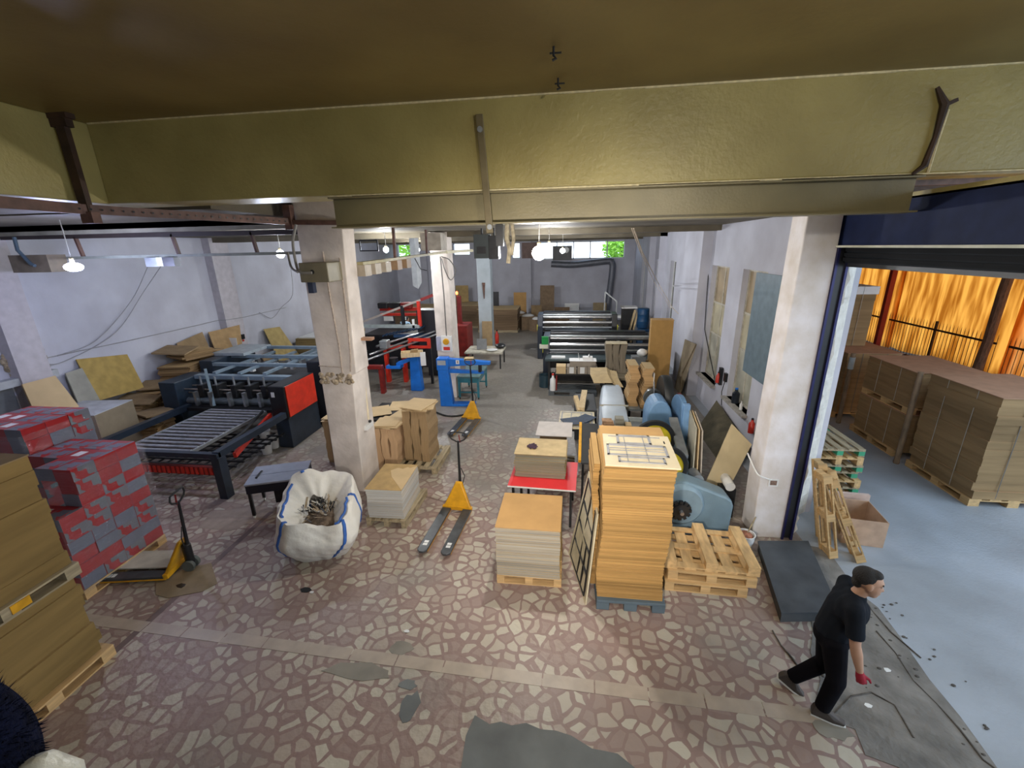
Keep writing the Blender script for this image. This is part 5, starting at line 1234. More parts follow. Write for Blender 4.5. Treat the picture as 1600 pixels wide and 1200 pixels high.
for i, (pts, lb_) in enumerate((([PX(257, 408, -10.2), PX(225, 455, -10.9), PX(180, 520, -11.05), PX(100, 565, -11.06), PX(64, 567, -11.06)], 'right one of two thin leads sagging from the tray down the left wall'), ([PX(234, 410, -10.3), PX(205, 470, -10.95), PX(150, 532, -11.05), PX(90, 556, -11.06)], 'left one of two thin leads sagging from the tray down the left wall'), ([PX(453, 405, -9), PX(457, 460, -10.5), PX(440, 480, -11), PX(425, 497, -11.05), PX(405, 488, -11.05)], 'thin lead sagging down the left wall beside the near pillar'))):
    tag(MB().tube(curve(pts), .009, 5).build('lead', mat('grey_cable', (.35, .35, .37), .6)), lb_, 'cable')
sw = thing('wall_switch', 'small black switch with a red tag on the wall pilaster', 'switch', (-10.84, 13.1, 1.75))
MB().box(-.02, -.05, 0, .05, .05, .16).build('body', blackp, sw); MB().box(-.01, -.03, -.08, .02, .03, -.02).build('tag', redp, sw)

# ------------------------------------------------------------------ overhead steel, trays, lamps
hg = thing('ceiling_bracket', 'dark rusty steel bracket hanging from the smoky ceiling at upper left', 'bracket', (-6.5, 5.3, 0))
hg.location = (-5.42, 4.62, 0)
MB().box(-.13, -.05, 5.91, .13, .05, 5.96).box(-.10, -.04, 5.83, .10, .04, 5.91).box(-.055, -.03, 4.98, .055, .03, 5.83).build('hanger', mat('sooty_rust', (.045, .022, .012), .7, var=.4), hg)
MB().box(-.05, -.05, 4.86, .10, .05, 4.98).build('foot', rust, hg)
ch = thing('steel_channel', 'long rusty perforated steel channel running back to the near pillar', 'steel channel', (0, 0, 0))
pA = Vector((-5.5, 2.4, 5.03)); pB = Vector((-5.42, 4.55, 5.01)); pC = Vector((-4.45, 6.92, 4.97))
b = MB().bar(tuple(pA), tuple(pB), .05, .11).bar(tuple(pB), tuple(pC), .05, .10)
b.build('channel', rust, ch)
d_ = (pC-pB)
hb_ = MB()
for k in range(26):
    p = pB+d_*(k/26); hb_.cyl(tuple(p+Vector((.03, -.03, 0))), tuple(p+Vector((.034, -.034, 0))), .012, 6)
hb_.build('holes', blackp, ch)
MB().box(-4.52, 6.86, 4.85, -4.40, 6.98, 5.22).build('end_plate', rust, ch)
MB().bar((-4.45, 6.9, 4.96), (-3.5, 6.95, 4.93), .05, .07).build('cross_piece', rust, ch)
t = thing('steel_channel', 'thin dark steel rail crossing the left bay just under the ceiling', 'steel channel', (0, 0, 0))
MB().bar((-11.05, 7.5, 4.88), (-4.6, 7.5, 4.84), .06, .08).build('rail', mat('dark_brown_rail', (.04, .028, .025), .6), t)
for u in (118, 270, 394):
    p = PY(u, 372, 7.5); MB().bar((p.x, 7.5, 4.86), (p.x+.05, 7.5, 4.5), .06, .04).build('hanger', rust, t)
ct_ = thing('cable_tray', 'pale cable tray across the left bay carrying sockets', 'cable tray', (0, 0, 0))
MB().bar((-10.1, 7.5, 4.48), (-4.6, 7.5, 4.49), .10, .05).build('tray', mat('grey_green_tray', (.28, .30, .25), .6), ct_)
for u in (243, 270): 
    p = PY(u, 408, 7.5); MB().box(p.x-.12, 7.4, 4.30, p.x+.12, 7.55, 4.46).build('socket_box', galv if u < 250 else darksteel, ct_)
jb2 = thing('junction_box', 'brown wall box with a coiled cable under the ceiling at far left', 'electrical box', (-9.83, 7.2, 4.24))
MB().box(-.42, -.12, 0, .40, .2, .31).build('box', mat('dull_brown_box', (.20, .16, .11), .6, var=.2), jb2)
MB().tube([(-.1, -.15, .62), (-.08, -.18, .4), (.12, -.2, .16), (.2, -.2, .12)], .03, 8).build('cable', mat('blue_grey_cable', (.08, .12, .15), .5), jb2, smooth=True)
# control box on the near pillar
cbx = thing('electrical_box', 'olive-grey steel control box fixed to the front of the near pillar', 'electrical box', (-3.96, 6.8, 4.2))
MB().box(-.24, -.26, -.16, .24, .19, .14).build('box', mat('olive_grey_box', (.21, .185, .12), .45, var=.12), cbx, bevel=.012)
MB().cyl((-.02, -.262, .0), (-.02, -.25, .0), .035, 14).build('cable_hole', blackp, cbx)
MB().tube(curve([(-.34, .02, .72), (-.40, -.05, .45), (-.32, -.18, .1), (-.2, -.28, .0), (-.02, -.27, -.01)]), .022, 8).build('conduit', mat('grey_hose', (.25, .24, .22), .5), cbx, smooth=True)
MB().tube(curve([(-.55, -.0, .30), (-.4, -.2, .08), (-.25, -.28, .0)]), .018, 8).build('conduit', mat('grey_hose', (.25, .24, .22), .5), cbx, smooth=True)
MB().box(-.36, .1, -.36, -.27, .22, -.16).build('side_socket', mat('navy_socket', (.03, .04, .07), .5), cbx)
ct2 = thing('cable_tray', 'yellowish busbar tray with hanging sockets running from the near to the middle pillar', 'cable tray', (0, 0, 0))
a0, a1 = Vector((-3.62, 7.45, 4.29)), Vector((-3.50, 12.6, 4.42))
a1b = Vector((-3.15, 14.5, 4.44))
MB().bar(tuple(a0), tuple(a1), .12, .05).bar(tuple(a1), tuple(a1b), .12, .08).build('busbar', mat('yellow_grey_busbar', (.38, .33, .17), .5, var=.2), ct2)
for k, s_ in enumerate((.02, .10, .19, .30, .40)):
    p = a0.lerp(a1, s_); MB().box(p.x-.09, p.y-.13, p.z-.22, p.x+.09, p.y+.13, p.z-.03).build('tap_off_box', mat('beige_tap_box', (.38, .32, .24), .5) if k < 3 else mat('brown_tap_box', (.26, .16, .08), .5), ct2)
for y in (9.0, 11.0): p = a0.lerp(a1, (y-7.45)/5.15); MB().bar((p.x, p.y, p.z), (p.x+.02, p.y, HC), .05, .05).build('hanger', rust, ct2)
p = a0.lerp(a1, .52); MB().tube([(p.x, p.y, p.z-.05), (p.x+.05, p.y+.2, p.z-.3), (p.x+.1, p.y+.5, p.z-.35)], .01, 5).build('loose_wire', rubber, ct2)
cab = mat('beige_grey_casing', (.34, .30, .24), .6, var=.2)
tag(MB().box(-3.98, 11.9, 4.47, -3.42, 12.5, 4.93).build('electrical_box', cab), 'beige-grey casing hung above the busbar in front of the middle pillar', 'electrical box')
for k, (u0, v0, u1, v1, y, m_, lb_) in enumerate(((741, 366, 763, 404, 11.0, mat('black_green_box', (.03, .04, .04), .5), 'dark box hung under the ceiling left of the grey rear pillar'), (764, 368, 778, 405, 11.0, blackp, 'black box hung under the ceiling beside the chain hoist'))):
    a_, b_ = PY(u0, v1, y), PY(u1, v0, y)
    t = thing('electrical_box', lb_, 'electrical box', ((a_.x+b_.x)/2, y, a_.z)); w_ = (b_.x-a_.x)/2; h_ = b_.z-a_.z
    MB().box(-w_, 0, 0, w_, .35, h_).build('casing', m_, t); MB().box(-w_*.6, -.01, h_*.2, w_*.6, 0, h_*.5).build('front_panel', darksteel, t); MB().box(-.02, .1, h_, .02, .2, HC-a_.z).build('hanger', blackp, t)
# flat hanger bar with pulley on the big beam
fb = thing('hanger_bar', 'flat olive steel bar bolted down the middle of the big beam', 'bar', (-.88, 4.93, 0))
MB().add([(-.085, -.012, 5.80), (-.01, -.012, 5.80), (.06, -.012, 4.66), (-.015, -.012, 4.66), (-.085, .012, 5.80), (-.01, .012, 5.80), (.06, .012, 4.66), (-.015, .012, 4.66)], [(0, 1, 2, 3), (7, 6, 5, 4), (0, 4, 5, 1), (1, 5, 6, 2), (2, 6, 7, 3), (3, 7, 4, 0)]).build('bar', mat('olive_brown_bar', (.15, .12, .06), .4), fb, bevel=.006)
for z, x in ((5.66, -.042), (4.72, .025)): MB().lathe([(.001, -.02), (.028, -.02), (.028, 0)], (x, -.01, z), 12, 'Y').build('bolt', galv, fb)
MB().box(.07, .1, 4.52, .15, .2, 4.75).build('hook_block', blackp, fb)
MB().tube([(.19, .2, 4.76), (.18, .2, 4.6), (.21, .2, 4.48), (.19, .2, 4.33)], .026, 7).tube([(.24, .22, 4.76), (.26, .2, 4.6), (.23, .2, 4.42)], .022, 7).build('rope', mat('frayed_rope', (.30, .26, .18), .9, var=.4, scale=20), fb, smooth=True)
# crack / bracket in the beam at right
ck = thing('old_bracket', 'dark rusty bracket and crack running down the right end of the big beam', 'bracket', (3.36, 4.96, 0))
MB().tube([(-.10, -.01, 5.80), (-.01, -.02, 5.66), (-.02, -.02, 5.4), (-.05, -.01, 5.16), (-.13, .0, 5.09)], [.015, .035, .022, .028, .016], 6).build('rusty_rod', mat('sooty_rust', (.045, .022, .012), .7), ck, smooth=True)
MB().bar((-.01, -.02, 5.65), (.08, -.015, 5.69), .04, .03).build('stub', mat('sooty_rust', (.045, .022, .012), .7), ck)
MB().tube([(.04, .0, 5.62), (.015, 0, 5.35), (.0, 0, 5.1)], .014, 5).build('plaster_edge', seam, ck)
for i, (u, v) in enumerate(((865, 75), (872, 124))):
    p = PZ(u, v, 5.95); t = thing('ceiling_hook', ['small dark hook in the ceiling, nearer the camera', 'small dark hook in the ceiling, close to the big beam'][i], 'hook', (p.x, p.y, 5.94))
    MB().tube([(0, 0, .02), (0, 0, -.04), (.02, .0, -.06), (-.01, 0, -.07)], .01, 6).build('hook', blackp, t); MB().box(-.03, -.006, -.03, .06, .006, -.018).build('pin', blackp, t)

def pendant(loc, ztop, r_, power, col, label, em=30, flat=False, group='bare hanging bulbs'):
    t = thing('hanging_lamp', label, 'lamp', loc, 0, group)
    MB().tube([(0, 0, r_*1.6), (.01, .0, (ztop-loc[2])*.5), (0, 0, ztop-loc[2])], .008, 6).build('cord', plastic_w, t)
    MB().lathe([(.02, r_*1.5), (.03, r_*1.4), (.032, r_*.7), (.02, r_*.6)], n=12).build('socket', mat('cream_socket', (.6, .5, .3), .5), t, smooth=True)
    MB().ell((0, 0, 0), (r_*(1.25 if flat else 1), r_*(1.25 if flat else 1), r_*(.7 if flat else 1)), 18, 12).build('bulb', emit('glow_%s' % label[:9], col, em), t, smooth=True)
    L = pointlight('light', (0, 0, -r_-.03), col, power, .09, t)
    return t
pendant((-.42, 6.45, 4.42), 5.5, .10, LP[0], (1, .96, .90), 'brightest bare bulb hanging from the steel beam in the middle', 60)
pendant((-.52, 12.0, 4.52), HC, .09, LP[1], (.95, .97, 1), 'bare bulb hanging in the aisle just behind the brightest one', 60)
pendant((-.22, 16.5, 4.36), HC, .09, LP[2], (.95, .97, 1), 'farthest bare bulb hanging over the aisle', 60)
pendant((-8.07, 6.4, 4.34), 5.5, .10, LP[3], (.58, .64, 1), 'round bluish-white lamp hanging at the left', 45, True)
pendant((-6.28, 9.2, 4.47), HC, .085, LP[4], (.74, .82, 1), 'cool white bulb just left of the near pillar', 45)
pendant((-5.02, 12.0, 4.52), HC, .075, LP[5], (.95, .98, 1), 'small cool bulb between the near and middle pillars', 45)
pendant((1.6, .7, 5.45), 5.96, .09, LP[6], (1, .93, .80), 'warm bulb hanging over the gallery behind the camera', 25, group=None)  # added out of view to brighten the big beam and ceiling
fl_ = thing('fill_spot', 'added black fill lamp on the gallery edge, out of view, aimed into the hall', 'lamp', (-.2, .45, 3.55))  # unseen lamp, added to brighten the front of the near pillar
MB().box(-.12, -.08, -.1, .12, -.02, .1).build('housing', blackp, fl_); MB().box(-.1, -.022, -.08, .1, -.018, .08).build('lens', emit('fill_lens', (1, .92, .82), 20), fl_); MB().box(-.02, -.08, -.67, .02, -.04, -.1).build('stem', blackp, fl_)
sd = bpy.data.lights.new('light', 'SPOT'); sd.energy = 1500; sd.color = (1, .91, .82); sd.spot_size = R(84); sd.spot_blend = .8; sd.shadow_soft_size = .1
so_ = bpy.data.objects.new('light', sd); C.objects.link(so_); so_.parent = fl_; so_.rotation_euler = Vector((0.1, 6.5, -1.5)).to_track_quat('-Z', 'Y').to_euler()
pendant((-6.5, 19.0, 4.5), HC, .08, LP[7], (.95, .98, 1), 'bulb hanging over the far left machine', 25, group=None)

# ventilation duct and fan on the far wall
dc = thing('ventilation_duct', 'grey duct running along the far wall under the windows and down to the machines', 'duct', (0, 0, 0))
MB().tube(curve([(-1.05, 27.6, 3.50), (.3, 27.6, 3.44), (2.3, 27.6, 3.62), (2.55, 27.6, 3.55), (2.65, 27.6, 3.2), (2.55, 27.6, 1.8), (2.4, 27.6, .3)]), .19, 14).build('duct', mat('grey_duct', (.16, .17, .20), .45, metal=.3), dc, smooth=True)
fn = thing('window_fan', 'dark fan box set in the long high window', 'fan', (-.35, 27.9, 3.7))
MB().box(-.62, -.1, 0, .55, .15, .85).build('box', darksteel, fn); MB().lathe([(.02, -.12), (.16, -.12), (.18, -.1), (.02, -.1)], (.2, 0, .6), 16, 'Y').build('hub', plastic_w, fn)
tag(MB().box(-2.85, 27.62, 3.86, -1.85, 27.69, 4.78).build('board', mat('brown_window_board', (.22, .15, .13), .7)), 'brown board filling the high window opening beside the grey rear pillar', 'board')
vb = thing('hanging_duct', 'pale grey square duct hanging before the far left wall', 'duct', (-5.3, 15.0, 3.3))
MB().add([(-.12, 0, 0), (.08, -.05, -.12), (.18, .1, .1), (-.0, .2, .15), (-.12, 0, 1.67), (.08, -.05, 1.67), (.18, .1, 1.67), (0, .2, 1.67)], [(0, 3, 2, 1), (4, 5, 6, 7), (0, 1, 5, 4), (1, 2, 6, 5), (2, 3, 7, 6), (3, 0, 4, 7)]).build('duct', mat('pale_grey_sheet', (.36, .38, .40), .5), vb)
sf = thing('framed_sign', 'dark framed clear panel hanging under the ceiling at the far left', 'frame', (-7.35, 16, 4.48))
MB().box(-.36, 0, 0, .36, .04, .04).box(-.36, 0, .36, .36, .04, .4).box(-.36, 0, .04, -.32, .04, .36).box(.32, 0, .04, .36, .04, .36).box(-.3, 0, .4, -.27, .03, .5).box(.27, 0, .4, .3, .03, .5).build('frame', darksteel, sf); MB().box(-.32, .015, .04, .32, .02, .36).build('pane', glassy('clear_pane', (.95, .97, 1), .05), sf)
# cable strings on the right wall and pillars
tag(MB().tube([PY(990, 357, 8), PY(1004, 395, 9), PX(1030, 445, 3.3), PX(1050, 480, 3.6), PX(1075, 505, 3.9)], .012, 5).tube([PY(987, 357, 8), PY(1000, 392, 9), PX(1022, 440, 3.4), PX(1048, 482, 3.7)], .009, 5).build('hanging_cable', mat('tan_cable', (.45, .38, .30), .7)), 'pair of tan cables sagging from the ceiling to the right wall', 'cable')
tag(MB().tube([PX(1112, 356, 3.97), PX(1103, 480, 3.97), PX(1101, 515, 3.97), PX(1118, 600, 3.97)], .014, 5).build('wall_cable', blackp), 'black cable running down the wall between side windows and pilaster', 'cable')
tag(MB().tube([(-3.88, 7.55, 4.0), (-3.84, 7.5, 2.5), (-3.83, 7.45, 1.35)], .022, 6).build('conduit', mat('cream_conduit', (.70, .60, .42), .6)), 'cream conduit running down the side of the near pillar', 'conduit')
sk2 = thing('wall_socket', 'broken white socket with red cap on the side of the near pillar', 'socket', (-3.84, 7.4, 1.22))
MB().box(-.01, -.14, -.03, .05, .14, .06).build('plate', plastic_w, sk2); MB().box(.0, .05, .06, .04, .1, .1).build('plug', blackp, sk2)
tag(MB().box(-3.87, 7.3, 2.95, -3.5, 7.42, 3.0).build('pipe_stub', mat('rust_brown_stub', (.36, .20, .12), .8)), 'short rusty rod sticking out of the near pillar', 'rod')
p2b = thing('switch_panel', 'switch panel with a yellow knob on the front of the middle pillar', 'switch', (-3.78, 12.55, 1.55))
MB().box(-.16, -.04, 0, .0, .04, .42).build('grey_plate', mat('bluish_plate', (.38, .40, .50), .5), p2b); MB().box(.0, -.06, -.02, .32, .04, .45).build('white_box', plastic_w, p2b)
MB().lathe([(.02, -.1), (.09, -.1), (.1, -.06)], (.15, 0, .28), 14, 'Y').build('knob', yellowp, p2b); MB().box(.06, -.07, .02, .26, -.06, .12).build('red_button', redp, p2b)
tag(MB().tube([(-3.65, 12.56, 4.3), (-3.6, 12.5, 3.2), (-3.62, 12.55, 1.9)], .018, 5).tube([*curve([(-3.6, 12.5, 4.3), (-3.35, 12.45, 4.2), (-3.2, 12.45, 3.9), (-3.35, 12.45, 3.65), (-3.5, 12.45, 3.9), (-3.6, 12.5, 4.25)])], .014, 5).build('cable', mat('dark_grey_cable', (.12, .11, .10), .6)), 'dark cable looped at the top of the middle pillar', 'cable')
tag(MB().add([(-3.78, 19.28, 3.05), (-3.64, 19.28, 3.05), (-3.69, 19.28, 2.35), (-3.73, 19.28, 2.35), (-3.78, 19.26, 3.05), (-3.64, 19.26, 3.05), (-3.69, 19.26, 2.35), (-3.73, 19.26, 2.35)], [(0, 1, 2, 3), (7, 6, 5, 4), (0, 4, 5, 1), (1, 5, 6, 2), (2, 6, 7, 3), (3, 7, 4, 0)]).build('wedge_plate', rust), 'narrow brown wedge fixed on the grey rear pillar', 'plate')
tag(MB().at((-3.6, 19.14, 0), 0, R(-4)).box(-.24, -.05, 0, .22, 0, 1.35).build('cardboard_sheet', mat('tan_card', (.36, .26, .14), .85)), 'tan cardboard panel leaning against the foot of the grey rear pillar', 'cardboard')

# ------------------------------------------------------------------ black slotting machines on the right of the aisle
def slotter(x0, x1, y0, y1, h, label, green=False, table=False):
    t = thing('slotting_machine', label, 'slotting machine', (x0, y0, 0)); L = x1-x0; D = y1-y0
    for x in (0, L-.22):
        MB().prism_axis([(0, 0), (D, 0), (D, h*.93), (D*.6, h), (.1, h), (0, h*.75)], 'X', x, x+.22).build('side_frame', blackp if x else mat('blue_black_frame', (.012, .02, .035), .35), t, bevel=.02)
    for k, (y, z, r_) in enumerate(((.15, h*.82, .06), (.35, h*.97, .05), (.15, h*.62, .07), (.6, h*.9, .07), (.05, h*.72, .03), (.85, h*.97, .05))):
        if y < D: MB().cyl((.22, y, z), (L-.22, y, z), r_, 16).build('roller', steel if k % 3 == 0 else galv if k % 3 == 1 else darksteel, t, smooth=True)
    MB().box(.22, .5, h*.25, L-.22, D-.1, h*.6).build('bed', darksteel, t)
    MB().box(.2, D-.35, h*.85, L-.2, D-.05, h*.98).build('top_cover', darksteel, t)
    MB().box(.2, .3, .0, L-.2, .5, .2).build('lower_beam', darksteel, t)
    for x in (.0, L-.02): MB().box(x-.02, .02, h*.66, x+.05, .05, h*.78).build('yellow_cap', mat('lemon_sticker', (.65, .62, .05), .5), t)
    if table:
        MB().box(.1, -.75, h*.60, L+.1, .05, h*.64).build('feed_table', mat('dark_slate_table', (.06, .09, .10), .3, metal=.4), t)
        for x in (.2, L-.1): MB().box(x, -.72, 0, x+.07, -.65, h*.60).build('leg', blackp, t)
        MB().box(.3, -.6, h*.64, .75, -.35, h*.66).build('papers', whitepaper, t)
    return t
m1 = slotter(-.80, 2.95, 14.35, 15.9, 1.62, 'nearer black slotting machine with chromed rollers right of the aisle', table=True)
slotter(-1.22, 2.0, 17.7, 19.2, 1.86, 'farther black slotting machine with a yellow cap right of the aisle')
tag(MB().at((-.74, 14.25, 1.58), .1).box(-.1, 0, -.22, .12, .16, .05).build('green_cloth', mat('green_rag', (.01, .22, .05), .9)), 'bright green cloth hung on the nearer slotting machine', 'cloth')
tag(MB().at((-.80, 14.3, 1.3), .1).box(-.12, -.1, -.05, .16, .02, .08).build('white_rag', mat('cream_rag', (.6, .6, .5), .9)), 'cream rag below the green cloth on the nearer slotting machine', 'cloth')
wf = thing('railing', 'grey railing frame standing behind the slotting machines', 'frame', (1.6, 19.4, 0))
MB().bar((0, 0, 2.6), (.5, -.1, 2.2), .05, .05).bar((0, 0, 0), (0, 0, 2.6), .05, .05).bar((.5, -.1, 0), (.5, -.1, 2.2), .05, .05).build('rail', galv, wf)
dsk = thing('cluttered_shelf', 'white topped stand with leaning planks behind the slotting machines by the right wall', 'stand', (2.75, 20.6, 0))
MB().box(-.3, -.3, 1.75, .4, .3, 1.82).build('top', whitepaper, dsk); MB().box(-.25, -.25, 0, .3, .25, 1.75).build('cabinet', blackp, dsk)
MB().bar((-.05, -.5, .2), (.3, -.35, 1.7), .16, .02).bar((.15, -.5, .2), (.4, -.35, 1.6), .12, .02).build('plank', woodpale, dsk); MB().box(-.7, -.2, 1.3, -.3, .1, 1.42).build('white_tray', plastic_w, dsk)
for i, (z, r_, x) in enumerate(((0, .28, 3.42), (.9, .26, 3.40))):
    b = MB().lathe([(r_*.9, 0), (r_, .02), (r_, .28), (r_*1.03, .3), (r_, .32), (r_, .60), (r_*1.03, .62), (r_, .64), (r_, .86), (r_*.9, .88)], (x, 20.0 if not i else 20.2, z), 24)
    tag(b.build('barrel', mat('blue_drum', (.015, .07, .17), .4), smooth=True), ['lower blue plastic barrel by the right wall', 'blue plastic barrel stacked above the other by the right wall'][i], 'barrel')
tb_ = thing('tall_carton', 'tall narrow orange-brown carton standing by the right wall pilaster', 'carton', (2.78, 13.05, 0), R(-3))
MB().box(-.32, 0, 0, .30, .35, 2.38).build('body', mat('orange_brown_carton', (.40, .23, .07), .8, var=.08), tb_); MB().box(-.33, -.01, 2.38, .31, .36, 2.40).build('lid', mat('orange_brown_lid', (.45, .28, .11), .8), tb_)
MB().box(-.55, .1, 0, -.33, .4, 1.1).build('low_flap', kraft_d, tb_)
tag(MB().ell((2.28, 13.25, 1.37), (.16, .12, .12), 10, 6).build('plastic_bag', plastic_w, smooth=True), 'white plastic bag hanging beside the tall orange-brown carton', 'bag')
tag(MB().box(1.98, 13.12, 0, 2.38, 13.42, 1.26).build('metal_cabinet', galv), 'small grey cabinet beside the tall carton', 'cabinet')
# pallet with cartons in front of the slotter
gd_ = dup(gp, (.2, 13.4, 0), 0, 'dark grey pallet in front of the nearer slotting machine'); gd_.scale = (1.25, 1, 1)
for c_ in gd_.children:
    c_.data = c_.data.copy(); c_.data.materials.clear(); c_.data.materials.append(mat('dark_grey_pallet', (.10, .115, .125), .7))
tdk = thing('low_table', 'small dark table holding strapped cartons on the dark grey pallet', 'table', (.40, 13.4, .146))
MB().box(-.75, -.3, .50, .75, .3, .54).build('table_top', darksteel, tdk)
for x in (-.73, .69):
    for y in (-.28, .24): MB().box(x, y, 0, x+.04, y+.04, .50).build('leg', redd if x < 0 else blackp, tdk)
for k, x in enumerate((-.17, .16, .49, .80)):
    t = thing('strapped_carton', ['first from the left of the cartons on the small dark table', 'second from the left of the cartons on the small dark table', 'third from the left of the cartons on the small dark table', 'rightmost of the cartons on the small dark table'][k], 'carton', (x, 13.25, .69), 0, 'cartons on the small dark table')
    MB().box(-.15, -.12, 0, .15, .25, .24).build('box', kraft_l if k == 0 else mat('grey_tan_box', (.28, .24, .19), .8), t)
    if k: MB().box(-.07, -.123, .02, .07, -.12, .22).build('white_panel', plastic_w, t)
t = thing('open_carton', 'open white carton with raised flaps on top of the strapped cartons', 'carton', (.5, 13.35, .935))
MB().box(-.4, -.2, 0, .4, .2, .16).build('box', mat('grey_tan_box', (.28, .24, .19), .8), t); MB().box(-.42, -.21, .16, .42, .2, .17).build('white_lid', whitepaper, t); MB().bar((-.1, 0, .17), (-.14, 0, .36), .15, .01).bar((.12, 0, .17), (.2, 0, .34), .15, .01).box(.0, -.1, .17, .3, .1, .27).build('flap', whitepaper, t)
bottle('bottle', (-.42, 13.1, .15), .09, .5, plastic_w, 'white bottle standing on the dark grey pallet beside the table leg', 'bottle', redp)
tag(MB().lathe([(.19, 0), (.2, .42), (.17, .42), (.16, .1), (.02, .1)], (-.72, 13.95, 0), 18).build('bucket', mat('dark_teal_pail', (.02, .05, .07), .4), smooth=True), 'dark teal pail at the corner of the nearer slotting machine', 'bucket')
t = thing('cardboard_bundle', 'strapped grey-brown cardboard bundle in front of the slotting machine table', 'cardboard bundle', (1.42, 12.55, .95))
for k in range(3): MB().loft([[(x+.03*math.sin(z*6+k), y, z) for x, y in ((-.29+.195*k, -.15), (-.29+.195*k+.185, -.15), (-.29+.195*k+.185, .2), (-.29+.195*k, .2))] for z in [i*.85/8 for i in range(9)]]).build('bundle', mat('grey_vertical_layers', (.20, .17, .125), .9, var=.3, scale=2, stretch=(30, 30, .6)), t)
MB().box(-.3, -.16, .86, .3, .21, .875).build('top_sheet', mat('pale_top', (.42, .36, .24), .8), t)
tag(MB().box(.95, 11.9, .88, 2.0, 12.9, .94).build('board', mat('olive_brown_board', (.17, .14, .09), .8)), 'dark flat board under the strapped grey-brown bundle', 'board')
tag(MB().box(1.1, 12.1, 0, 1.9, 12.8, .88).build('crate', darksteel), 'dark crate under the flat board before the slotting machine', 'crate')

# ------------------------------------------------------------------ far side: stacks, boards against the back wall
for i, (x0, x1, y0, y1, h_, s_) in enumerate(((-4.95, -2.72, 23.6, 25.2, 1.28, 'right of the grey rear pillar'), (-7.4, -5.0, 25.0, 27.0, 1.30, 'between the middle and rear pillars'), (-10.2, -7.5, 24.6, 26.4, 1.25, 'far left beyond the red machine'))):
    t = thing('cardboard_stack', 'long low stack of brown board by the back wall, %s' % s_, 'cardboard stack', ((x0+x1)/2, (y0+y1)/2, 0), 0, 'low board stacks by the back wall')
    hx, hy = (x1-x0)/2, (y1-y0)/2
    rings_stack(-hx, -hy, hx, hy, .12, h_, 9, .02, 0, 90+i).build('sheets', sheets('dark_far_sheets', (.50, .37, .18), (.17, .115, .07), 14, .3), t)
    MB().box(-hx, -hy, 0, hx, -hy+.1, .12).box(-hx, hy-.1, 0, hx, hy, .12).box(-hx, -.05, 0, hx, .05, .12).build('skid', woodold, t)
    MB().box(-hx-.02, -hy-.02, h_, hx+.02, hy+.02, h_+.015).build('top_sheet', kraft_l, t)
def bb_(u0, v0, u1, v1, y, z0, m_, label, cat='cardboard', nm='cardboard_sheet', th=.04):
    a_, b_ = PY(u0, v1, y), PY(u1, v0, y)
    o = MB().at((a_.x, y, z0), 0, R(-3)).box(0, 0, 0, b_.x-a_.x, th, b_.z-z0).build(nm, m_)
    return tag(o, label, cat)
bb_(844, 446, 866, 490, 27.3, 0, mat('far_brown', (.27, .19, .12), .85), 'tallest brown board leaning on the back wall beyond the slotting machines')
bb_(803, 457, 822, 500, 26.0, 0, kraft, 'brown carton panel standing left of the tallest board at the back')
bb_(866, 480, 890, 500, 26.8, 0, mat('far_brown2', (.22, .14, .08), .85), 'low brown board right of the tallest board at the back')
bb_(882, 474, 905, 500, 27.0, 0, plastic_w, 'white board leaning on the back wall behind the slotting machines', 'board', 'white_board')
bb_(926, 473, 948, 500, 27.0, 0, mat('far_tan', (.34, .26, .15), .85), 'tan board at the back wall near the duct foot')
bb_(830, 477, 846, 500, 26.3, 0, kraft_d, 'small dull board overlapping the foot of the tallest board at the back')
bb_(713, 446, 731, 476, 26.9, 1.32, mat('far_yellow', (.42, .30, .13), .85), 'yellow-brown board on the low stack seen beside the middle pillar')
bb_(771, 456, 779, 472, 25.0, 1.3, darksteel, 'dark small panel behind the grey rear pillar', 'panel', 'panel')
for i, (u, v, w_) in enumerate(((812, 500, .8), (825, 505, .9), (838, 500, .6))):
    p = PY(u, v, 25.2-.5*i); t = thing('waste_carton', 'crushed open carton with scrap at the back, %s' % ['leftmost', 'middle', 'rightmost'][i], 'carton', (p.x, 25.2-.5*i, 0), R(20*i))
    MB().box(-w_/2, -.3, 0, w_/2, .3, .85-.1*i).build('box', mat('dim_carton', (.23, .16, .10), .9), t)
    MB().ell((0, 0, .86-.1*i), (w_*.4, .25, .12), 10, 6).build('scrap', whitepaper, t, smooth=True)
tag(bottle('fire_extinguisher', (-3.42, 20.7, 0), .09, .62, redp, 'red fire extinguisher standing beside the grey rear pillar', 'extinguisher', blackp), None, None)
t = thing('red_cabinet', 'tall dark red machine column right of the middle pillar', 'machine', (-4.62, 18.6, 0))
MB().box(-.22, -.6, 0, .35, .5, 1.35).build('cabinet', redd, t, bevel=.02); MB().box(-.16, -.1, 1.35, .0, .1, 2.55).build('column', redd, t); MB().ell((-.15, -.05, 2.68), (.06, .06, .08), 10, 6).build('warning_light', emit('red_glow', (1, .15, .05), 6), t)
t = thing('cluttered_table', 'low table with clutter, dark screen and grey dish between the middle and rear pillars', 'table', (-3.1, 16.6, 0))
MB().box(-.85, -.6, .60, .62, .6, .66).build('table_top', mat('cream_cluttered_top', (.45, .42, .34), .7, var=.3, scale=6), t)
for x in (-.8, .52):
    for y in (-.55, .5): MB().box(x, y, 0, x+.05, y+.05, .60).build('leg', darksteel, t)
tag(MB().at((-3.35, 16.5, .67), R(8), R(-15)).box(-.2, -.02, 0, .2, .02, .42).build('screen', mat('grey_screen', (.13, .14, .15), .3)), 'dark grey screen leaning on the cluttered table', 'screen')
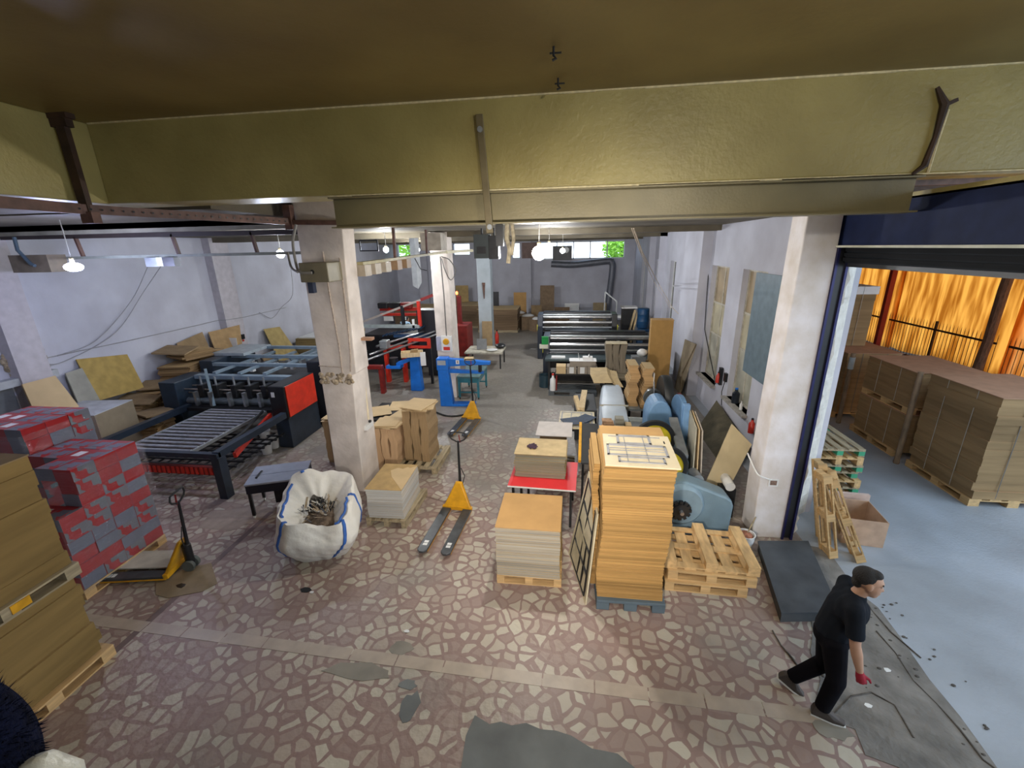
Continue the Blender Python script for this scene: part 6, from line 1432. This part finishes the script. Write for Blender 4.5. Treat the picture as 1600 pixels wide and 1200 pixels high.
tag(MB().lathe([(.05, 0), (.2, .03), (.22, .05), (.18, .04), (.02, .02)], (-2.9, 16.3, .665), 18).build('dish', plastic_w, smooth=True), 'shiny round dish on the cluttered table', 'dish')
tag(MB().ell((-2.65, 16.8, .76), (.22, .2, .1), 12, 6).build('black_bundle', blackp, smooth=True), 'small black bundle on the cluttered table', 'bundle')
pp_ = F3 = PZ(833, 545, 0); tag(MB().prism([(pp_.x-.18, pp_.y-.1), (pp_.x+.1, pp_.y-.14), (pp_.x+.2, pp_.y+.05), (pp_.x-.08, pp_.y+.12)], 0.001, .004).build('paper_scrap', whitepaper), 'pale scrap of paper lying on the aisle floor far back', 'paper')

# ------------------------------------------------------------------ red and black machine behind the near pillar
f2 = thing('folding_machine', 'large red and black folding machine filling the bay behind the near pillar', 'folding machine', (-6.5, 15, 0))
def f(name, x0, y0, z0, x1, y1, z1, m_, bevel=0): return MB().box(x0+6.5, y0-15, z0, x1+6.5, y1-15, z1).build(name, m_, f2, bevel=bevel)
f('end_cabinet', -5.35, 14.9, .35, -4.55, 15.5, 2.45, mat('matt_black_cabinet', (.012, .013, .018), .5), .02)
f('end_cabinet_foot', -5.1, 15.0, 0, -4.65, 15.4, .35, blackp)
f('long_beam', -7.6, 14.4, 1.90, -5.1, 14.55, 2.0, mat('pale_green_grey_beam', (.40, .46, .46), .35, metal=.4))
f('long_beam', -7.6, 16.9, 1.95, -6.0, 17.0, 2.05, redp); f('long_beam', -7.6, 16.9, 2.15, -6.0, 17.0, 2.28, redp)
f('bed', -7.6, 15.2, .7, -5.4, 17.6, 1.5, darksteel)
f('side_panel', -7.6, 15.15, .2, -5.4, 15.25, .9, blackp)
f('blue_rail', -6.2, 14.7, 1.5, -4.9, 14.9, 1.62, mat('deep_blue_rail', (.02, .06, .14), .4))
b = MB(); 
for k in range(12): b.bar((-6.6+.13*k+6.5, -.35, 1.55+.025*k), (-6.5+.13*k+6.5, -.1, 1.62+.025*k), .03, .03)
b.build('belt_teeth', mat('deep_blue_rail', (.02, .06, .14), .4), f2)
MB().bar((-7.35+6.5, -.5, 2.05), (-4.55+6.5, -.5, 3.02), .07, .07).build('sloping_pipe', mat('pale_brass_pipe', (.55, .48, .42), .35, metal=.5), f2)
MB().bar((-5.0+6.5, -.5, 2.86), (-4.55+6.5, -.5, 3.02), .10, .10).build('red_sleeve', redd, f2)
f('red_post', -5.15, 14.45, 1.95, -5.05, 14.55, 2.82, redp); f('black_post', -5.75, 14.45, 1.95, -5.65, 14.55, 2.66, blackp)
f('white_post', -5.35, 14.4, 1.9, -5.27, 14.45, 2.2, plastic_w)
for x in (-7.55, -7.05, -6.6): f('motor', x, 16.6, 2.28, x+.4, 17.0, 2.5, darksteel if x < -7 else redd, .03)
f('red_end_frame', -7.6, 14.5, 1.9, -7.35, 14.7, 2.5, redp)
for k, (x0, z0, x1, z1) in enumerate(((-6.25, 1.42, -4.6, 2.10), (-6.25, 1.54, -4.6, 2.22), (-6.1, 1.75, -5.0, 2.2))):
    MB().cyl((x0+6.5, -2.5+.25*k, z0-.2), (x1+6.5, .0+.1*k, z1-.5), .035, 10).build('chrome_rail', steel, f2, smooth=True)
f('clamp_block', -5.95, 12.9, 1.5, -5.7, 13.2, 1.75, galv, .02)
f('red_frame_box', -5.4, 13.95, 1.52, -4.62, 14.05, 1.62, redp); f('red_frame_box', -5.4, 13.95, 1.28, -4.62, 14.05, 1.36, redp); f('red_frame_box', -4.72, 13.95, 1.36, -4.62, 14.05, 1.52, redp); f('red_frame_box', -5.4, 13.95, 1.36, -5.3, 14.05, 1.52, redp)
f('support', -5.4, 14.0, 0, -5.3, 14.1, 1.3, blackp); f('support', -4.7, 14.0, 0, -4.62, 14.1, 1.3, blackp)
f('white_note', -7.45, 16.85, 1.75, -7.05, 16.88, 1.93, plastic_w); f('white_note', -6.7, 16.85, 1.78, -6.5, 16.88, 1.92, plastic_w)
# third machine and sheets between the left pilaster and the near pillar
t = thing('conveyor_bed', 'long grey machine bed with rails beyond the roller machine by the left wall', 'machine', (-8.6, 14.2, 0))
MB().box(-.9, -.9, .2, .9, 1.3, .95).build('bed', darksteel, t)
for x in (-.85, .78):
    for y in (-.85, 1.2): MB().box(x, y, 0, x+.07, y+.07, .2).build('leg', darksteel, t)
for x in (-.8, -.2, .5): MB().box(x, -.95, .95, x+.08, 1.3, 1.05).build('rail', mat('light_blue_grey_beam', (.25, .33, .40), .35, metal=.3), t)
t = thing('sheet_pile', 'pile of pale and dark sheets on boards beyond the leaning yellowish board', 'sheets', (-9.9, 17.0, 0))
rings_stack(-.9, -1.2, .9, 1.2, 0, 1.2, 10, .03, 0, 99).build('boards', sheets('yellow_far_sheets', (.35, .27, .12), (.3, .22, .1), 20, .3), t); MB().box(-.8, -1.1, 1.2, .5, .6, 1.25).build('pale_sheet', plastic_w, t); MB().at((.2, .2, 1.26), .3, .1).box(-.7, -.6, 0, .6, .5, .12).build('dark_cover', darksteel, t)

# ------------------------------------------------------------------ gallery the picture is taken from, with bags on its edge
struct(MB().box(-6.9, -6, 2.62, 3.4, .74, 2.88).build('floor_gallery', hallceil))
bgk = thing('fleece_bag', 'dark navy fleecy bag on the gallery edge at the bottom left corner', 'bag', (-1.71, .69, 2.88))
b = MB(); q = random.Random(12)
b.ell((0, 0, .24), (.15, .11, .25), 24, 16)
o = b.build('bag', mat('navy_fleece', (.004, .006, .02), 1.0, var=.5, scale=30, bump=1.0, bscale=90, spec=.1), bgk, smooth=True)
fz = MB()
for k in range(1400):
    d = Vector((q.gauss(0, 1), q.gauss(0, 1), q.gauss(0, 1))).normalized(); p = Vector((d.x*.15, d.y*.11, .24+d.z*.25)); e_ = p+d*q.uniform(.01, .03)+Vector((q.uniform(-.01, .01), q.uniform(-.01, .01), 0))
    s_ = d.orthogonal().normalized()*.002; fz.add([p-s_, p+s_, e_], [(0, 1, 2)])
fo = fz.build('fleece', mat('navy_fleece', (.004, .006, .02), 1.0), bgk); fo['kind'] = 'stuff'
wb = thing('plastic_sack', 'crumpled whitish plastic sack in front of the navy fleecy bag at the bottom left corner', 'sack', (-1.55, .69, 2.88))
b = MB(); b.ell((.02, 0, .10), (.10, .07, .115), 22, 12)
for i, p in enumerate(b.v): b.v[i] = p+Vector((noise.noise(p*14), noise.noise(p*14+Vector((5, 0, 0))), noise.noise(p*14+Vector((0, 7, 0)))))*.02
b.build('sack', mat('greyish_white_plastic', (.45, .46, .42), .35, bump=.4, bscale=30), wb, smooth=True)
# scraps on the paved floor
q = random.Random(55)
for i, (u, v, m_, lb_) in enumerate(((478, 922, blackp, 'black scrap with a white edge before the bulk bag'), (283, 916, blackp, 'dark blue-black scrap beside the truck by the red stack'), (228, 906, blackp, 'black scrap under the fork of the truck by the red stack'), (487, 926, whitepaper, 'tiny white scrap beside the black one before the bulk bag'), (636, 987, plastic_w, 'tiny white chip on the paving above the marble strip'), (1386, 1048, plastic_w, 'white chip on the driveway right of the walking man'), (1356, 1103, plastic_w, 'tiny white chip near the walking man, below his glove'))):
    p = PZ(u, v); s_ = .05 if i < 3 else .025
    tag(MB().prism(blob(p.x, p.y, s_*1.5, s_, 6, i), .006, .011).build('floor_scrap', m_), lb_, 'scrap')
tag(MB().prism([tuple(PZ(*p)[:2]) for p in ((243, 905), (270, 895), (330, 880), (340, 912), (315, 925), (262, 935), (244, 930))], .0045, .009).build('cardboard_sheet', mat('floor_card', (.25, .19, .12), .9)), 'flat brown cardboard on the floor by the truck at the red stack', 'cardboard')
tag(MB().prism([tuple(PZ(*p)[:2]) for p in ((310, 825), (360, 830), (430, 800), (500, 812), (410, 790), (330, 800))], .0005, .001).build('cardboard_sheet', mat('floor_card2', (.30, .24, .2), .9)), 'thin worn cardboard on the floor under the slotted table', 'cardboard')
# ------------------------------------------------------------------ people
skin = mat('skin', (.50, .29, .19), .55, var=.06, scale=5)
hairm = mat('black_hair', (.012, .010, .009), .7, var=.3, scale=60, bump=.6, bscale=120)
def remesh(o, v, sm=True):
    r = o.modifiers.new('remesh', 'REMESH'); r.mode = 'VOXEL'; r.voxel_size = v; r.use_smooth_shade = sm
    s = o.modifiers.new('smooth', 'SMOOTH'); s.iterations = 3; s.factor = .5
    return o
def limb(b, pts, rs, n=14):
    b.tube(pts, rs, n)
    for p, r in zip(pts, rs): b.ell(p, (r, r, r), 12, 8)
def person(loc, rz, label, J, shirt_m, trouser_m, shoe_m, hair_m=hairm, glove_m=None, lower=True):
    t = thing('person', label, 'person', loc, rz)
    hd = J['head']; hx, hy, hz = hd; ry = J.get('pitch', 0)
    b = MB()
    # trunk and neck
    limb(b, [J['pelvis'], J['waist'], J['chest'], J['neck']], [.13, .12, .145, .06])
    b.tube([J['pelvis'], J['waist'], J['chest']], [.14, .125, .15], 16)
    for s in (-1, 1): b.ell((J['chest'][0], J['chest'][1]+s*.08, J['chest'][2]+.03), (.11, .11, .13))
    limb(b, [J['neck'], (hx-.02, hy, hz-.08)], [.058, .055])
    # head: skull, face, jaw, nose, brow, ears
    H = Matrix.Translation(hd) @ Matrix.Rotation(J.get('yaw', 0), 4, 'Z') @ Matrix.Rotation(ry, 4, 'Y') @ Matrix.Scale(1.10, 4)
    b.M = H
    b.ell((-.015, 0, .035), (.098, .076, .088), 20, 14); b.ell((.025, 0, -.02), (.068, .062, .09), 18, 12)
    b.ell((.045, 0, -.085), (.042, .042, .032), 14, 8); b.ell((.062, 0, .035), (.032, .052, .018), 12, 8)
    b.loft([[(.075, -.012, .025), (.075, .012, .025), (.08, .012, .02), (.08, -.012, .02)], [(.08, -.017, -.03), (.08, .017, -.03), (.112, .011, -.028), (.112, -.011, -.028)], [(.075, -.012, -.042), (.075, .012, -.042), (.09, .008, -.040), (.09, -.008, -.040)]])
    b.ell((.083, 0, -.062), (.014, .026, .009), 12, 6)
    for s in (-1, 1): b.ell((.0, s*.078, .0), (.022, .012, .034), 10, 8)
    b.M = Matrix()
    # arms
    for sh, el, wr, kk in ((J['shR'], J['elR'], J['wrR'], 'R'), (J['shL'], J['elL'], J['wrL'], 'L')):
        limb(b, [sh, el], [.058, .043]); limb(b, [el, Vector(el).lerp(Vector(wr), .35), wr], [.043, .046, .028])
        # hand: palm, four fingers, thumb
        d = (Vector(wr)-Vector(el)).normalized(); side = Vector((0, 1, 0)); fw = d.cross(side).normalized()
        fw = -fw if fw.x < 0 else fw
        pc = Vector(wr)+d*.055
        hb = b if not (glove_m) else MB()
        hb.tube([tuple(Vector(wr)-d*.01), tuple(pc), tuple(Vector(wr)+d*.10)], [.030, .040, .036], 10)
        for i, (ln, off) in enumerate(((.075, .032), (.085, .012), (.08, -.010), (.062, -.030))):
            p0 = Vector(wr)+d*.09+fw*off; m1 = p0+d*ln*.45-side*(.012 if kk == 'L' else -.012); p1 = m1+d*ln*.35-side*(.028 if kk == 'L' else -.028)
            limb(hb, [tuple(p0), tuple(m1), tuple(p1)], [.0115, .010, .009], 8)
        p0 = Vector(wr)+d*.035+fw*.03; limb(hb, [tuple(p0), tuple(p0+d*.03+fw*.03), tuple(p0+d*.06+fw*.035)], [.014, .012, .010], 8)
        if glove_m:
            remesh(hb.build('glove', glove_m, t, smooth=True), .006)
            for m_ in list(t.children): pass
    for h_, kn, an in ((J['hipR'], J['knR'], J['anR']), (J['hipL'], J['knL'], J['anL'])):
        limb(b, [h_, kn], [.085, .055]); limb(b, [kn, Vector(kn).lerp(Vector(an), .35), an], [.055, .055, .036])
    remesh(b.build('body', skin, t, smooth=True), .009)
    # eyes and brows
    e = MB(H)
    for s in (-1, 1): e.ell((.070, s*.03, .018), (.008, .012, .006), 8, 6)
    e.build('eyes', mat('dark_eyes', (.03, .02, .015), .3), t)
    e = MB(H)
    for s in (-1, 1): e.cbox((.078, s*.03, .042), (.008, .032, .007))
    e.build('eyebrows', hair_m, t)
    # hair
    hb = MB(H); hb.ell((-.028, 0, .046), (.094, .080, .082), 20, 14); hb.ell((-.068, 0, -.01), (.042, .060, .065), 14, 10); hb.ell((.022, 0, .094), (.05, .052, .030), 14, 8)
    remesh(hb.build('hair', hair_m, t, smooth=True), .008)
    # shirt
    s_ = MB()
    limb(s_, [J['hem'], J['waist'], J['chest']], [.155, .15, .168])
    for s in (-1, 1): s_.ell((J['chest'][0], J['chest'][1]+s*.085, J['chest'][2]+.04), (.128, .125, .15))
    s_.ell((J['neck'][0]-.02, J['neck'][1], J['neck'][2]-.04), (.09, .12, .06))
    for sh, el in ((J['shR'], J['elR']), (J['shL'], J['elL'])): 
        limb(s_, [(J['chest'][0], (J['chest'][1]+sh[1])/2, sh[2]-.01), sh], [.09, .078]); m_ = Vector(sh).lerp(Vector(el), .78); s_.tube([sh, tuple(Vector(sh).lerp(Vector(el), .4)), tuple(m_)], [.076, .074, .072], 14)
    remesh(s_.build('t_shirt', shirt_m, t, smooth=True), .011)
    if lower:
        p_ = MB(); limb(p_, [J['hem'], J['pelvis']], [.148, .158])
        for h_, kn, an in ((J['hipR'], J['knR'], J['anR']), (J['hipL'], J['knL'], J['anL'])):
            limb(p_, [h_, kn], [.108, .082]); p_.tube([kn, tuple(Vector(kn).lerp(Vector(an), .4)), tuple(Vector(kn).lerp(Vector(an), .96))], [.082, .076, .068], 14); p_.ell(kn, (.082,)*3)
        remesh(p_.build('trousers', trouser_m, t, smooth=True), .012)
        for an, pt in ((J['anR'], J.get('ptR', 0)), (J['anL'], J.get('ptL', 0))):
            f_ = MB(Matrix.Translation(an) @ Matrix.Rotation(pt, 4, 'Y'))
            f_.loft([[(x, y, z) for x, y, z in ((-.075, -.035, -.085), (.10, -.045, -.085), (.19, -.03, -.085), (.20, .03, -.085), (.10, .045, -.085), (-.075, .035, -.085))], [(-.08, -.036, -.05), (.10, -.046, -.05), (.20, -.03, -.055), (.20, .03, -.055), (.10, .046, -.05), (-.08, .036, -.05)], [(-.07, -.034, .0), (.05, -.036, -.0), (.15, -.022, -.04), (.15, .022, -.04), (.05, .036, 0), (-.07, .034, 0)], [(-.05, -.028, .03), (.02, -.028, .03), (.04, -.02, .02), (.04, .02, .02), (.02, .028, .03), (-.05, .028, .03)]])
            fo = f_.build('shoe', shoe_m, t, bevel=.008)
            MB(Matrix.Translation(an) @ Matrix.Rotation(pt, 4, 'Y')).prism([(-.08, -.037), (.10, -.048), (.205, -.03), (.205, .03), (.10, .048), (-.08, .037)], -.10, -.083).build('sole', plastic_w, fo)
    return t
J = dict(pelvis=(-.02, 0, .93), hem=(-.02, 0, .99), waist=(-.01, 0, 1.08), chest=(.04, 0, 1.27), neck=(.085, 0, 1.46), head=(.135, .0, 1.595), pitch=R(6), yaw=R(-4),
         shR=(.045, -.19, 1.40), elR=(.09, -.25, 1.10), wrR=(.17, -.25, .83), shL=(.03, .18, 1.40), elL=(.02, .21, 1.13), wrL=(.12, .20, .90),
         hipR=(-.01, -.09, .90), knR=(.07, -.10, .50), anR=(.02, -.10, .10), hipL=(-.03, .09, .90), knL=(.0, .08, .50), anL=(-.24, .08, .15), ptR=0, ptL=R(30))
man = person((2.58, 3.55, 0), R(-22), 'man walking right in black t-shirt and dark trousers, with dark red work gloves', J,
       mat('black_tshirt', (.010, .013, .019), .9, var=.2, bump=.2, bscale=12, spec=.15), mat('dark_trousers', (.006, .006, .009), .9, var=.2, bump=.2, bscale=10, spec=.1), mat('dark_shoe', (.06, .05, .045), .6), glove_m=mat('dark_red_glove', (.30, .012, .03), .8, var=.15))
J2 = dict(J); J2.update(head=(.34, .0, 1.48), neck=(.26, 0, 1.38), chest=(.14, 0, 1.24), shR=(.17, -.19, 1.33), shL=(.17, .19, 1.33), elR=(.32, -.24, 1.10), elL=(.32, .24, 1.10), wrR=(.50, -.2, 1.05), wrL=(.50, .2, 1.05), anL=(-.05, .10, .10), ptL=0, knL=(.02, .1, .5))
person((-7.35, 18.6, 0), R(75), 'person in a pale blue t-shirt bending over the red and black folding machine far back', J2, mat('pale_blue_tshirt', (.35, .52, .68), .8), mat('dark_trousers', (.008, .008, .012), .85), mat('dark_shoe', (.06, .05, .045), .6))
gw.location = (4.8, 11.0, .292); gw['label'] = 'weathered pallet topmost of the three behind the taller yard stack'
# the two pallets used as patterns lie out in the yard's far stack
gp.location = (4.8, 11.0, 0); gp['label'] = 'green-blocked pallet lying alone behind the taller yard stack'
wp0.location = (4.8, 11.0, .146); wp0['label'] = 'plain pallet on top of the green-blocked one behind the taller yard stack'
